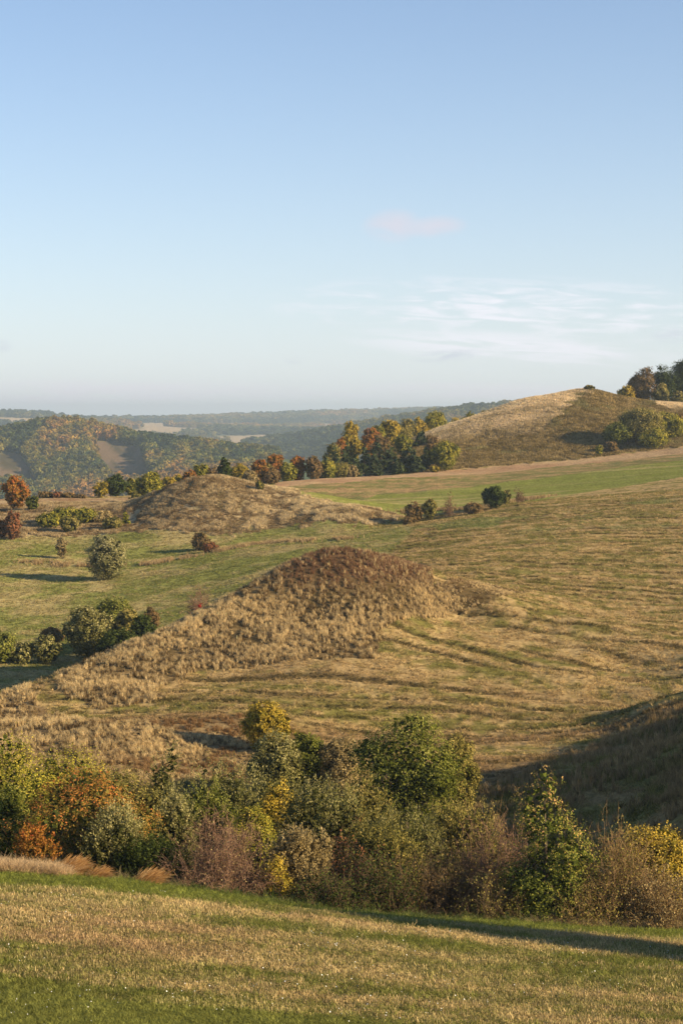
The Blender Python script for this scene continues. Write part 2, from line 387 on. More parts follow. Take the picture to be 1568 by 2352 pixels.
# ---------------------------------------------------------------- ground sheets
def ground_mat():
    m, t = new_mat('ground_cover')
    o = N(t, 'ShaderNodeOutputMaterial'); b = N(t, 'ShaderNodeBsdfDiffuse'); b.inputs['Roughness'].default_value = .6
    at = N(t, 'ShaderNodeAttribute', attribute_name='cover')
    g = N(t, 'ShaderNodeNewGeometry')
    mp = N(t, 'ShaderNodeMapping'); mp.inputs['Scale'].default_value = (1, .6, 1); t.links.new(g.outputs['Position'], mp.inputs[0])
    def nz(s, d=4, rough=.6):
        n = N(t, 'ShaderNodeTexNoise'); n.inputs['Scale'].default_value = s; n.inputs['Detail'].default_value = d; n.inputs['Roughness'].default_value = rough
        t.links.new(mp.outputs[0], n.inputs['Vector']); return n.outputs[0]
    a = nz(1.7, 5, .7); c2 = nz(.35, 4)
    f1 = N(t, 'ShaderNodeMapRange'); f1.inputs[1].default_value = .3; f1.inputs[2].default_value = .7; f1.inputs[3].default_value = .55; f1.inputs[4].default_value = 1.4
    t.links.new(a, f1.inputs[0])
    f2 = N(t, 'ShaderNodeMapRange'); f2.inputs[1].default_value = .3; f2.inputs[2].default_value = .7; f2.inputs[3].default_value = .85; f2.inputs[4].default_value = 1.15
    t.links.new(c2, f2.inputs[0])
    k = math_node(t, 'MULTIPLY', f1.outputs[0], f2.outputs[0])
    vm = N(t, 'ShaderNodeVectorMath', operation='SCALE'); t.links.new(at.outputs['Color'], vm.inputs[0]); t.links.new(k, vm.inputs['Scale'])
    bp = N(t, 'ShaderNodeBump'); bp.inputs['Strength'].default_value = .9; bp.inputs['Distance'].default_value = .22
    t.links.new(a, bp.inputs['Height']); t.links.new(bp.outputs[0], b.inputs['Normal'])
    t.links.new(vm.outputs[0], b.inputs[0]); t.links.new(b.outputs[0], o.inputs[0])
    return m
GM = ground_mat()
th_ax = np.concatenate([np.linspace(-math.pi, -.5, 36)[:-1], np.linspace(-.5, -.21, 30)[:-1], np.linspace(-.21, .21, 430), np.linspace(.21, .5, 30)[1:], np.linspace(.5, math.pi, 36)[1:]])
l_ax = np.concatenate([np.linspace(math.log(1.6), math.log(55), 40)[:-1], np.linspace(math.log(55), math.log(92), 190)[:-1], np.linspace(math.log(92), math.log(145), 60)[:-1],
                       np.linspace(math.log(145), math.log(740), 520)[:-1], np.linspace(math.log(740), math.log(2000), 24)[:-1], np.linspace(math.log(2000), math.log(2750), 60)[:-1], np.linspace(math.log(2750), math.log(16500), 110)])
TH, LL = np.meshgrid(th_ax, l_ax); RR = np.exp(LL)
GX = (RR*np.sin(TH)).ravel(); GY = (RR*np.cos(TH)).ravel()
GZ = T(GX, GY)
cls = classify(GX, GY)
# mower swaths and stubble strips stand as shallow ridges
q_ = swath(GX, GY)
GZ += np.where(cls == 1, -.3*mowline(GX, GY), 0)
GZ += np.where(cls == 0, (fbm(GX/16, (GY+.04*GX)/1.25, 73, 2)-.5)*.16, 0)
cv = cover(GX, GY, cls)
nr_, nc_ = TH.shape
idx = np.arange(nr_*nc_).reshape(nr_, nc_)
quads = np.stack([idx[:-1, :-1], idx[:-1, 1:], idx[1:, 1:], idx[1:, :-1]], -1).reshape(-1, 4)
fc = cls[quads[:, 0]]
V3 = np.stack([GX, GY, GZ], 1)
GLAB = {'stubble_field': 'stubble field with green and straw strips at the bottom of the view', 'hillside_field': 'mown field sloping up behind the thicket'}
for nm, ci in CLS.items():
    f = quads[fc == ci]
    if len(f) == 0: continue
    u, inv = np.unique(f, return_inverse=True)
    me = quick_mesh(nm, V3[u], inv.reshape(-1, 4)[:, ::-1] if False else inv.reshape(-1, 4), 4)
    a = me.color_attributes.new('cover', 'FLOAT_COLOR', 'POINT')
    a.data.foreach_set('color', np.concatenate([cv[u], np.ones((len(u), 1))], 1).astype(np.float32).ravel())
    smooth(me)
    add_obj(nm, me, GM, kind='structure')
# cap under the camera
cap = quick_mesh('ground', np.concatenate([[[0, 0, -1.9]], V3[:nc_-1]]), np.array([[0, 1+(i+1) % (nc_-1), 1+i] for i in range(nc_-1)]), 3)
a = cap.color_attributes.new('cover', 'FLOAT_COLOR', 'POINT'); a.data.foreach_set('color', np.tile(np.array([.2, .17, .08, 1], np.float32), nc_))
add_obj('ground', cap, GM, kind='structure')

# ================================================================ vegetation
# grass blades, leaves and twigs share these materials
def plant_mat(name, stops, trans=.25, tone_w=.55, gloss=0.0, tinted=False):
    m, t = new_mat(name)
    o = N(t, 'ShaderNodeOutputMaterial'); g = N(t, 'ShaderNodeNewGeometry')
    if tinted:
        a = N(t, 'ShaderNodeAttribute', attribute_name='tint'); a.attribute_type = 'INSTANCER'
        v = N(t, 'ShaderNodeMapRange'); v.inputs[3].default_value = .7; v.inputs[4].default_value = 1.35
        t.links.new(g.outputs['Random Per Island'], v.inputs[0])
        vm = N(t, 'ShaderNodeVectorMath', operation='SCALE'); t.links.new(a.outputs['Color'], vm.inputs[0]); t.links.new(v.outputs[0], vm.inputs['Scale'])
        col = vm.outputs[0]
    else:
        a = N(t, 'ShaderNodeAttribute', attribute_name='tone')
        f = math_node(t, 'ADD', math_node(t, 'MULTIPLY', g.outputs['Random Per Island'], 1-tone_w), math_node(t, 'MULTIPLY', a.outputs['Fac'], tone_w))
        col = ramp(t, f, stops)
    d = N(t, 'ShaderNodeBsdfDiffuse'); tr = N(t, 'ShaderNodeBsdfTranslucent'); mx = N(t, 'ShaderNodeMixShader'); mx.inputs[0].default_value = trans
    t.links.new(col, d.inputs[0]); t.links.new(col, tr.inputs[0]); t.links.new(d.outputs[0], mx.inputs[1]); t.links.new(tr.outputs[0], mx.inputs[2])
    last = mx.outputs[0]
    if gloss:
        gl = N(t, 'ShaderNodeBsdfGlossy'); gl.inputs['Roughness'].default_value = .45; m2 = N(t, 'ShaderNodeMixShader'); m2.inputs[0].default_value = gloss
        t.links.new(last, m2.inputs[1]); t.links.new(gl.outputs[0], m2.inputs[2]); last = m2.outputs[0]
    t.links.new(last, o.inputs[0]); return m
def bark_mat(name, c1, c2):
    m, t = new_mat(name); o = N(t, 'ShaderNodeOutputMaterial'); d = N(t, 'ShaderNodeBsdfDiffuse')
    n = N(t, 'ShaderNodeTexNoise'); n.inputs['Scale'].default_value = 5
    tc_ = N(t, 'ShaderNodeTexCoord'); t.links.new(tc_.outputs['Object'], n.inputs['Vector'])
    t.links.new(ramp(t, n.outputs[0], [(.35, c1), (.65, c2)]), d.inputs[0]); t.links.new(d.outputs[0], o.inputs[0]); return m
def m3(*c): n = len(c); return [((i+.5)/n, k) for i, k in enumerate(c)]
LM = {  # leaf colours; their dark-to-pale span also paints in shadow gaps and lit leaves
 'sage':    plant_mat('sage_leaves', m3((.08,.08,.03),(.19,.18,.065),(.32,.29,.13),(.46,.41,.22))),
 'pale':    plant_mat('pale_sallow_leaves', m3((0.085,0.085,0.030),(0.220,0.201,0.073),(0.439,0.390,0.183),(0.610,0.549,0.317))),
 'green':   plant_mat('green_leaves', m3((.036,.046,.008),(.095,.110,.018),(.20,.205,.038),(.38,.36,.10))),
 'deep':    plant_mat('dark_green_leaves', m3((0.024,0.034,0.010),(0.051,0.071,0.017),(0.122,0.146,0.037))),
 'silver':  plant_mat('silver_green_leaves', m3((.042,.046,.013),(.11,.108,.030),(.24,.22,.075),(.50,.44,.20))),
 'olive':   plant_mat('olive_leaves', m3((0.055,0.055,0.016),(0.146,0.137,0.034),(0.293,0.244,0.067),(0.488,0.378,0.122))),
 'yellow':  plant_mat('yellow_leaves', m3((0.120,0.112,0.021),(0.285,0.225,0.033),(0.495,0.345,0.045),(0.620,0.465,0.105))),
 'limegreen':plant_mat('yellow_green_leaves', m3((0.051,0.061,0.012),(0.159,0.165,0.027),(0.342,0.305,0.043),(0.561,0.439,0.073))),
 'orange':  plant_mat('orange_red_leaves', m3((.10,.08,.02),(.26,.145,.03),(.38,.165,.035),(.45,.13,.045))),
 'red':     plant_mat('red_leaves', m3((.13,.075,.035),(.24,.11,.05),(.34,.13,.06))),
 'crimson': plant_mat('crimson_leaves', m3((0.525,0.060,0.045),(0.620,0.075,0.060))),
 'russet':  plant_mat('russet_leaves', m3((.11,.085,.035),(.20,.135,.055),(.31,.19,.08))),
 'tan':     plant_mat('tan_leaves', m3((0.180,0.135,0.060),(0.330,0.247,0.105),(0.495,0.390,0.195))),
 'pear':    plant_mat('pear_leaves', m3((0.043,0.056,0.012),(0.122,0.146,0.027),(0.305,0.293,0.061),(0.610,0.366,0.146))),
 'pine':    plant_mat('pine_needles', m3((0.034,0.046,0.017),(0.067,0.085,0.032),(0.146,0.171,0.067)), trans=.1),
 'cherry':  plant_mat('turning_leaves', m3((0.060,0.075,0.021),(0.210,0.173,0.042),(0.390,0.210,0.045),(0.495,0.165,0.053))),
}
TW = {'purple': bark_mat('purple_brown_twigs', (.16,.09,.06), (.32,.20,.13)), 'grey': bark_mat('grey_brown_twigs', (.09,.06,.035), (.17,.12,.07)),
      'brown': bark_mat('brown_twigs', (.17,.11,.05), (.33,.22,.11)), 'bark': bark_mat('bark', (.06,.045,.03), (.14,.11,.08)), 'pale': bark_mat('pale_bark', (.3,.26,.2), (.5,.45,.36))}

def unit(v): return v/np.maximum(np.linalg.norm(v, axis=-1, keepdims=True), 1e-9)
def leaf_quads(c, n, t, L, Wd):
    b = np.cross(n, t)
    L = L[:, None]; Wd = Wd[:, None]
    v = np.stack([c-t*L*.5, c+b*Wd*.5-t*L*.05, c+t*L*.5, c-b*Wd*.5-t*L*.05], 1)
    return v.reshape(-1, 3)
def tubes(paths, sides=4):
    """paths: list of (points (k,3), radii (k,)) -> verts, quads"""
    vs_, fs = [], []; off = 0
    for p, r in paths:
        k = len(p); d = unit(np.gradient(p, axis=0))
        ref = np.where(np.abs(d[:, 2:3]) > .9, [[1., 0, 0]], [[0, 0, 1.]])
        a = unit(np.cross(d, ref)); b = np.cross(d, a)
        an = np.arange(sides)/sides*2*math.pi
        ring = p[:, None]+(a[:, None]*np.cos(an)[None, :, None]+b[:, None]*np.sin(an)[None, :, None])*r[:, None, None]
        vs_.append(ring.reshape(-1, 3))
        i = np.arange(k-1)[:, None]*sides; j = np.arange(sides)[None]; j2 = (j+1) % sides
        fs.append((np.stack([i+j, i+j2, i+sides+j2, i+sides+j], -1)+off).reshape(-1, 4)); off += k*sides
    return np.concatenate(vs_), np.concatenate(fs)
def wander(a, b, k, amp, g):
    t = np.linspace(0, 1, k)[:, None]
    p = a*(1-t)+b*t
    n = g.normal(size=(k, 3))*amp; n[0] = 0; n[-1] *= .4
    return p+np.cumsum(n, 0)*.6
def crown_points(g, lobes, n, shell=.72):
    """clump centres through a union of ellipsoids, most of them near its skin"""
    lobes = np.array(lobes, float); vol = lobes[:, 3]*lobes[:, 4]*lobes[:, 5]
    pick = g.choice(len(lobes), n*3, p=vol/vol.sum()); Lb = lobes[pick]
    d = unit(g.normal(size=(n*3, 3))); rad = np.where(g.random(n*3) < shell, g.uniform(.78, 1.0, n*3), g.uniform(.25, .8, n*3))
    c = Lb[:, :3]+d*rad[:, None]*Lb[:, 3:6]
    # drop points deep in another lobe
    q = ((c[:, None]-lobes[None, :, :3])/lobes[None, :, 3:6]); inside = (np.linalg.norm(q, axis=2) < .62).sum(1) > 0
    keep = np.nonzero(~(inside & (g.random(n*3) < .75)) & (c[:, 2] > .02))[0][:n]
    return c[keep], d[keep]
def make_lobes(g, w, h, dep, form):
    if form == 'round':
        ox = g.normal()*w*.05; cz = h*.46
        L = [(ox, 0, cz, w*.37, dep*.37, h*.44)]
        for k in range(15):
            dd = g.normal(size=3); dd /= np.linalg.norm(dd); dd[2] = abs(dd[2]) if k % 3 else dd[2]*.6
            q_ = g.uniform(.10, .19); f = g.uniform(.80, 1.0)
            L.append((ox+dd[0]*w*.37*f, dd[1]*dep*.37*f, max(cz+dd[2]*h*.42*f, h*.12), w*q_, dep*q_, h*q_*g.uniform(.6, .9)))
    elif form == 'cone':
        L = []
        for k in range(8):
            z = .12+.8*k/7.; rr = .46*(1-z)**.75+.05
            L.append((g.normal()*w*.05, g.normal()*dep*.05, h*z, w*rr, dep*rr, h*.13))
        for k in range(5):
            a = g.uniform(0, 6.28); z = g.uniform(.15, .55)
            L.append((math.cos(a)*w*.3*(1.1-z), math.sin(a)*dep*.3, h*z, w*.16, dep*.16, h*.12))
    elif form == 'low':
        L = [(0, 0, h*.46, w*.44, dep*.42, h*.46)]
        for k in range(13):
            a = g.uniform(0, 6.28); rr = g.uniform(.1, .38); q_ = g.uniform(.10, .18)
            L.append((math.cos(a)*w*rr, math.sin(a)*dep*rr, h*(.9-1.4*rr*rr/.38)*g.uniform(.75, 1.0), w*q_, dep*q_, h*g.uniform(.14, .22)))
    elif form == 'fountain':
        L = []
        for k in range(9):
            a = g.uniform(0, 6.28); rr = g.uniform(0, .32)
            L.append((math.cos(a)*w*rr, math.sin(a)*dep*rr, h*g.uniform(.4, .72-rr*.6), w*.17, dep*.17, h*g.uniform(.25, .3)))
    return L
def crown_mesh(name, g, w, h, dep, form, leaf, n_leaf, clump=.5, upright=0.0, topbias=.5, narrow=.62, shell=.86, lobes=None, droop=0):
    lobes = lobes or make_lobes(g, w, h, dep, form)
    per = 16; nc = max(20, n_leaf//per)
    c, d = crown_points(g, lobes, nc, shell)
    nc = len(c)
    ctone = g.random(nc)
    C0 = np.repeat(c, per, 0); D0 = np.repeat(d, per, 0); n = len(C0)
    off = g.normal(size=(n, 3))*clump*.33
    if upright:   # leaves strung along rising shoots
        sd_ = unit(D0*np.array([.55, .55, .2])+np.array([0, 0, 1.])*upright+np.repeat(g.normal(size=(nc, 3))*.18, per, 0))
        off = sd_*g.uniform(-.6, 1.15, (n, 1))*clump*.9+g.normal(size=(n, 3))*clump*.13
    pos = C0+off
    pos[:, 2] = np.abs(pos[:, 2])+.02
    nrm = unit(D0*1.15+np.array([0, 0, .35])+g.normal(size=(n, 3))*.5)
    tt = unit(np.cross(nrm, g.normal(size=(n, 3))))
    if upright: tt = unit(sd_+g.normal(size=(n, 3))*.45); nn_ = unit(D0*1.1+g.normal(size=(n, 3))*.5); nrm = unit(nn_-tt*(nn_*tt).sum(1, keepdims=True))
    L = leaf*g.uniform(.65, 1.3, n)
    # bigger, sparser leaves fill the heart of the crown
    v = leaf_quads(pos, nrm, tt, L, L*narrow)
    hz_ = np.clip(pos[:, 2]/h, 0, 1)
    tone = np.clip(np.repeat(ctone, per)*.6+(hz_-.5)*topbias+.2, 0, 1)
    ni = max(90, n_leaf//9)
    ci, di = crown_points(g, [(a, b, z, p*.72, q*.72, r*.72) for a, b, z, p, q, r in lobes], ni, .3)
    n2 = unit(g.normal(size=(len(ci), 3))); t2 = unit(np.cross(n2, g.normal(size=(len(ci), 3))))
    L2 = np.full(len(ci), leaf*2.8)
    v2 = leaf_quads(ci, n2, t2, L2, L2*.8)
    v = np.concatenate([v, v2]); tone = np.concatenate([tone, np.full(len(ci), .05)])  # heart leaves take the darkest tones: the crown's inner shade put into colour
    me = quick_mesh(name, v, np.arange(len(v)).reshape(-1, 4), 4)
    a = me.attributes.new('tone', 'FLOAT', 'POINT'); a.data.foreach_set('value', np.repeat(tone, 4).astype(np.float32))
    return me, c
def limb_mesh(name, g, w, h, c, nlimb=7, trunk_r=None, multi=False, sides=5):
    tr = trunk_r or h*.022
    paths = []
    pick = c[g.choice(len(c), min(nlimb*3, len(c)), replace=False)]
    if multi:
        for k in range(nlimb):
            a = np.array([g.normal()*w*.05, g.normal()*w*.05, -.15]); b = pick[k]*np.array([.8, .8, .9])
            m_ = a*.5+b*.5+np.array([0, 0, h*.12]); paths.append((np.stack([a, a*.7+m_*.3, m_, b]), tr*.55*np.array([1, .8, .5, .12])))
    else:
        top = np.array([g.normal()*w*.03, g.normal()*w*.03, h*.8])
        p = wander(np.array([0, 0, -.25]), top, 6, h*.008, g); paths.append((p, tr*np.array([1.25, 1, .8, .6, .4, .12])))
        for k in range(nlimb):
            s0 = p[1+k % 4]*.8+p[2+k % 4 if 2+k % 4 < 6 else 5]*.2
            paths.append((wander(s0, pick[k]*.95, 4, h*.006, g), tr*np.array([.45, .32, .2, .06])))
    for k in range(nlimb, len(pick)):
        b0 = paths[k % nlimb][0]; s0 = b0[-2]
        paths.append((wander(s0, pick[k], 3, h*.006, g), tr*np.array([.2, .12, .04])))
    v, f = tubes(paths, sides)
    me = quick_mesh(name, v, f, 4); smooth(me); return me
def twig_mesh(name, g, w, h, dep, nstem=60, nsub=12, r=.02, spread=1.0, arch=.5, fine=.011):
    """a leafless thorn bush: arching stems and a haze of fine side twigs, as thin three-sided rods"""
    P0, P1, PR = [], [], []
    t = np.linspace(0, 1, 7)[:, None]
    allp = []
    for k in range(nstem):
        a = g.uniform(0, 6.28); e = g.uniform(.0, 1.0)**.75
        R_ = np.array([math.cos(a)*w*.5, math.sin(a)*dep*.5])*e*spread
        top = h*(.08+.92*(1-e**2.2)**.75)*g.uniform(.45, 1.0)
        base = np.array([R_[0]*.55+g.normal()*w*.06, R_[1]*.55+g.normal()*dep*.06, -.1])
        end = np.array([R_[0], R_[1], top])
        mid = base*.5+end*.5+np.array([0, 0, h*arch*.5*e])+g.normal(size=3)*h*.07
        p = (1-t)**2*base+2*t*(1-t)*mid+t*t*end+np.cumsum(g.normal(size=(7, 3))*w*.008, 0)
        allp.append((p, r*np.linspace(1, .25, 7)))
        for s_ in range(nsub):
            i = g.integers(2, 7); f = g.random()
            q = p[i-1]*(1-f)+p[min(i, 6)]*f
            d = unit(unit(p[min(i, 6)]-p[i-1])*.35+g.normal(size=3)*.75+np.array([0, 0, .12])+np.array([R_[0], R_[1], 0])/w*1.1)
            ln = h*g.uniform(.09, .2)
            pts = q+d*np.linspace(0, 1, 4)[:, None]*ln+np.cumsum(g.normal(size=(4, 3))*ln*.06, 0)
            allp.append((pts, fine*np.array([1, .8, .6, .3])))
            for z in range(3):
                j = g.integers(1, 4); d2 = unit(d*.6+g.normal(size=3)*.6); l2 = ln*g.uniform(.25, .55)
                allp.append((pts[j]+d2*np.linspace(0, 1, 2)[:, None]*l2, fine*np.array([.65, .35])))
    # batch by length for speed
    vs_, fs, off = [], [], 0
    for k in (7, 4, 2):
        grp = [a for a in allp if len(a[0]) == k]
        if not grp: continue
        p = np.stack([a[0] for a in grp]); rr = np.stack([a[1] for a in grp]); m = len(grp)
        d = unit(np.gradient(p, axis=1)); a = unit(np.cross(d, np.array([.31, .17, .93]))); b = np.cross(d, a)
        sd3 = 3 if k > 2 else 2
        an = np.arange(sd3)/sd3*2*math.pi
        ring = p[:, :, None]+(a[:, :, None]*np.cos(an)[None, None, :, None]+b[:, :, None]*np.sin(an)[None, None, :, None])*rr[:, :, None, None]
        vs_.append(ring.reshape(-1, 3))
        bi = (np.arange(m)[:, None, None]*k+np.arange(k-1)[None, :, None])*sd3; j = np.arange(sd3 if sd3 > 2 else 1)[None, None]; j2 = (j+1) % sd3
        fs.append((np.stack(np.broadcast_arrays(bi+j, bi+j2, bi+sd3+j2, bi+sd3+j), -1)+off).reshape(-1, 4)); off += m*k*sd3
    me = quick_mesh(name, np.concatenate(vs_), np.concatenate(fs), 4)
    tips = np.concatenate([a[0][1:] for a in allp if len(a[0]) == 4])
    return me, tips
def loose_leaves(name, g, pts, n, leaf, h, topbias=.5, jit=.08):
    c = pts[g.integers(0, len(pts), n)]+g.normal(size=(n, 3))*jit
    nn = unit(g.normal(size=(n, 3))+np.array([0, 0, .5])); tt = unit(np.cross(nn, g.normal(size=(n, 3))))
    L = leaf*g.uniform(.6, 1.3, n)
    me = quick_mesh(name, leaf_quads(c, nn, tt, L, L*.65), np.arange(n*4).reshape(-1, 4), 4)
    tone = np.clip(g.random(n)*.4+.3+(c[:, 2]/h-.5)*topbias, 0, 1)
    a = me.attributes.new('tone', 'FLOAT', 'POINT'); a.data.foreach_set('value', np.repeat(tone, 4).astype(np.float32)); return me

def root(name, label, cat, loc, rz=0, group=None):
    o = bpy.data.objects.new(name, None); COL.objects.link(o); o.location = loc; o.rotation_euler = (0, 0, rz)
    o.empty_display_size = .5
    o['label'] = label; o['category'] = cat
    if group: o['group'] = group
    return o
def place(px, top, wpx, d, sink=.15):
    """ground point d metres ahead under a column of the view, with the height and width that fill it"""
    p = P(px, top, d); z = TZ(p.x, p.y)
    return Vector((p.x, p.y, z-sink)), max((p.z-z+sink)*1.05, .4), wpx/F*d
_seed = [100]
def G_():
    _seed[0] += 1; return np.random.default_rng(_seed[0])
def leafy(name, cat, label, px, top, wpx, d, kind, form='round', leaf=None, dens=1.0, upright=0., topbias=.5, narrow=.62, clump=None, bark='bark', multi=True, group=None, depf=1.0, shell=.86):
    g = G_(); loc, h, w = place(px, top, wpx, d)
    leaf = (leaf*.85 if leaf else float(np.clip(2.2*d/1937, .105, .9)))
    dep = w*depf
    n = int(np.clip(4.6*w*h/(leaf*leaf*narrow*.5)*dens, 500, 14000))
    w *= 1.35 if d < 125 else (1.22 if d < 200 else 1.06)
    r_ = root(name, label, cat, loc, 0, group)
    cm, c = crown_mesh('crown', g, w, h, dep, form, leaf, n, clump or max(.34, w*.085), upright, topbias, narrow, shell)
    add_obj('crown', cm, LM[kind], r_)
    add_obj('branches' if multi else 'trunk', limb_mesh('limbs', g, w, h, c, 6, multi=multi), TW[bark], r_)
    return r_
def twiggy(name, cat, label, px, top, wpx, d, twig='purple', kind=None, nleaf=0, nstem=60, nsub=12, leaf=.1, group=None, arch=.5, fine=.011, r=.022, depf=1.0, topbias=.5):
    g = G_(); loc, h, w = place(px, top, wpx, d)
    if d < 125: w *= 1.22; nstem = int(nstem*1.45); nleaf = int(nleaf*2.6)
    r_ = root(name, label, cat, loc, 0, group)
    tm, tips = twig_mesh('twigs', g, w, h, w*depf, nstem, nsub, r, 1.0, arch, fine)
    add_obj('twigs', tm, TW[twig], r_)
    if kind: add_obj('leaves', loose_leaves('leaves', g, tips, nleaf, leaf, h, topbias, .12), LM[kind], r_)
    return r_

# ---- the thicket in the gully, front row to back
leafy('pear_tree', 'tree', 'tall pear tree with pointed russet top and green lower leaves at the field edge', 1262, 1782, 235, 90.5, 'pear', 'cone', dens=1.0, topbias=1.0, multi=False, narrow=.6, clump=.36)
twiggy('thorn_bush', 'shrub', 'bare purple brown thorn bush beside the hanging reed clump', 500, 1868, 265, 91, 'purple', 'tan', 1500, 120, 17, .085)
leafy('cherry_tree', 'tree', 'orange and red cherry bush above the bleached grass verge', 165, 1762, 300, 95, 'cherry', 'round', topbias=.9, clump=.4)
leafy('cherry_tree', 'tree', 'low orange leaved sapling at the foot of the big cherry bush', 85, 1890, 110, 91, 'orange', 'fountain', topbias=.5, dens=.7, upright=.6)
leafy('sallow_bush', 'shrub', 'dark green sallow with pale silver top leaves beside the cherry bush', 285, 1838, 190, 92.5, 'silver', 'fountain', upright=.8, topbias=1.2, narrow=.45)
leafy('sallow_bush', 'shrub', 'dark low sallow behind the middle of the reed clumps', 345, 1925, 150, 91.5, 'deep', 'low', upright=.7, narrow=.45)
leafy('sallow_bush', 'shrub', 'tawny yellow sallow between the thorn bush and the red leaved bush', 682, 1893, 150, 92, 'tan', 'round', upright=.7, topbias=.4, narrow=.5)
leafy('sallow_bush', 'shrub', 'yellow leaved skirt at the right foot of the thorn bush', 640, 1965, 70, 90.2, 'yellow', 'fountain', dens=.6)
twiggy('spindle_bush', 'shrub', 'thin bush with dark red leaves behind the tawny sallow', 798, 1893, 125, 95, 'grey', 'red', 1500, 40, 10, .12)
twiggy('blackthorn_bush', 'shrub', 'low grey leafless bush nearest the field middle', 745, 1995, 190, 89.5, 'grey', 'deep', 2600, 70, 13, .10)
twiggy('blackthorn_bush', 'shrub', 'broad dark leafless thicket left of the pear tree', 990, 1945, 300, 92, 'grey', 'russet', 2200, 110, 15, .10, depf=.7)
twiggy('blackthorn_bush', 'shrub', 'small dark bush between the grey bush and the broad thicket', 868, 1960, 150, 90.5, 'grey', 'deep', 2600, 60, 12, .12)
twiggy('blackthorn_bush', 'shrub', 'brown twiggy bush touching the left side of the pear tree', 1130, 1862, 200, 93.5, 'purple', 'russet', 1300, 85, 14, .10)
twiggy('blackthorn_bush', 'shrub', 'dark brown thorn under the left skirts of the pear tree', 1120, 2000, 190, 89.8, 'grey', 'olive', 1500, 70, 13, .10)
twiggy('thorn_bush', 'shrub', 'wide brown twiggy bush right of the pear tree', 1415, 1888, 235, 91.5, 'brown', 'olive', 2600, 100, 14, .10)
twiggy('thorn_bush', 'shrub', 'rusty brown bush at the right end of the field edge', 1520, 1990, 215, 89.5, 'brown', 'tan', 2800, 100, 14, .10)
twiggy('thorn_bush', 'shrub', 'low tangled bush between the pear tree and the rusty bush', 1355, 2025, 170, 89, 'brown', 'olive', 1800, 70, 12, .10)
leafy('hazel_bush', 'shrub', 'orange yellow bush behind the rusty bush at the right', 1510, 1898, 190, 97, 'yellow', 'round', topbias=.9)
leafy('hazel_bush', 'shrub', 'single leafy spray standing above the orange yellow bush', 1440, 1880, 60, 99, 'olive', 'fountain', dens=.6)
# middle rows
leafy('alder_tree', 'tree', 'tall yellow topped alder at the left edge behind the cherry bush', 40, 1688, 250, 106, 'limegreen', 'round', topbias=1.0)
leafy('alder_tree', 'tree', 'bright green alder low at the left edge', 5, 1790, 130, 99, 'green', 'round')
leafy('alder_tree', 'tree', 'yellow green alder crown right of the left edge tree', 190, 1690, 230, 114, 'limegreen', 'round', topbias=.8)
leafy('alder_tree', 'tree', 'olive alder sloping down to the right of the yellow green crowns', 290, 1738, 190, 111, 'olive', 'round')
leafy('sallow_bush', 'shrub', 'sallow with pale upper sprays left of the silvery willow', 385, 1735, 125, 113, 'silver', 'cone', upright=.8, topbias=.4, narrow=.45)
leafy('sallow_bush', 'shrub', 'pale leaved sallow low behind the silver topped one', 395, 1800, 130, 103, 'silver', 'fountain', upright=.8, topbias=1.0, narrow=.45)
leafy('willow_bush', 'shrub', 'wide silvery green willow above the purple thorn bush', 535, 1748, 250, 115, 'silver', 'low', upright=.8, topbias=.5, narrow=.42)
leafy('willow_bush', 'shrub', 'darker green willow under the wide silvery one', 470, 1800, 150, 106, 'green', 'low', upright=.6, narrow=.45)
leafy('field_maple', 'tree', 'small bright yellow maple beside the silvery willow', 636, 1792, 110, 111, 'yellow', 'round', topbias=.5)
leafy('field_maple', 'tree', 'yellow and green maple low in front of the bright yellow one', 585, 1840, 110, 104, 'limegreen', 'round', topbias=.6)
leafy('willow_bush', 'shrub', 'broad grey olive willow in the middle of the thicket', 745, 1782, 200, 107, 'silver', 'low', upright=.9, topbias=.5, narrow=.4)
leafy('willow_bush', 'shrub', 'olive willow right of the broad grey olive one', 835, 1790, 160, 109, 'olive', 'low', upright=.8, narrow=.45)
leafy('willow_bush', 'shrub', 'grey green willow below the big green maple', 925, 1843, 190, 104, 'silver', 'low', upright=.9, topbias=.2, narrow=.4)
leafy('willow_bush', 'shrub', 'olive yellow willow right of the big green maple', 1065, 1850, 190, 108, 'olive', 'low', upright=.8, topbias=.7, narrow=.45)
leafy('willow_bush', 'shrub', 'dark willow in the hollow under the grey green one', 880, 1885, 170, 99, 'olive', 'low', upright=.7, topbias=-.2)
twiggy('thorn_bush', 'shrub', 'small leafless reddish bush at the lit edge of the shaded slope', 1140, 1822, 50, 122, 'brown', None, 0, 26, 8)
# back row
leafy('maple_tree', 'tree', 'big round dark green maple standing highest in the thicket', 932, 1632, 290, 138, 'green', 'round', topbias=.7, multi=False, dens=1.2, clump=.75)
leafy('maple_tree', 'tree', 'small olive maple leaning on the right of the big green one', 1052, 1682, 105, 141, 'olive', 'round', topbias=.4)
leafy('poplar_tree', 'tree', 'dark green poplar with glinting pale leaves below the yellow tree', 645, 1668, 130, 148, 'silver', 'round', topbias=.8, multi=False)
leafy('poplar_tree', 'tree', 'shaded green poplar right of the glinting one', 715, 1678, 130, 151, 'green', 'round', topbias=.2, multi=False)
leafy('hornbeam_bush', 'shrub', 'tawny bush left of the big green maple', 800, 1685, 130, 150, 'tan', 'round', topbias=-.2)
leafy('lime_tree', 'tree', 'round yellow tree alone on the bank above the thicket', 622, 1603, 104, 168, 'yellow', 'round', topbias=.2, multi=False, dens=1.2)
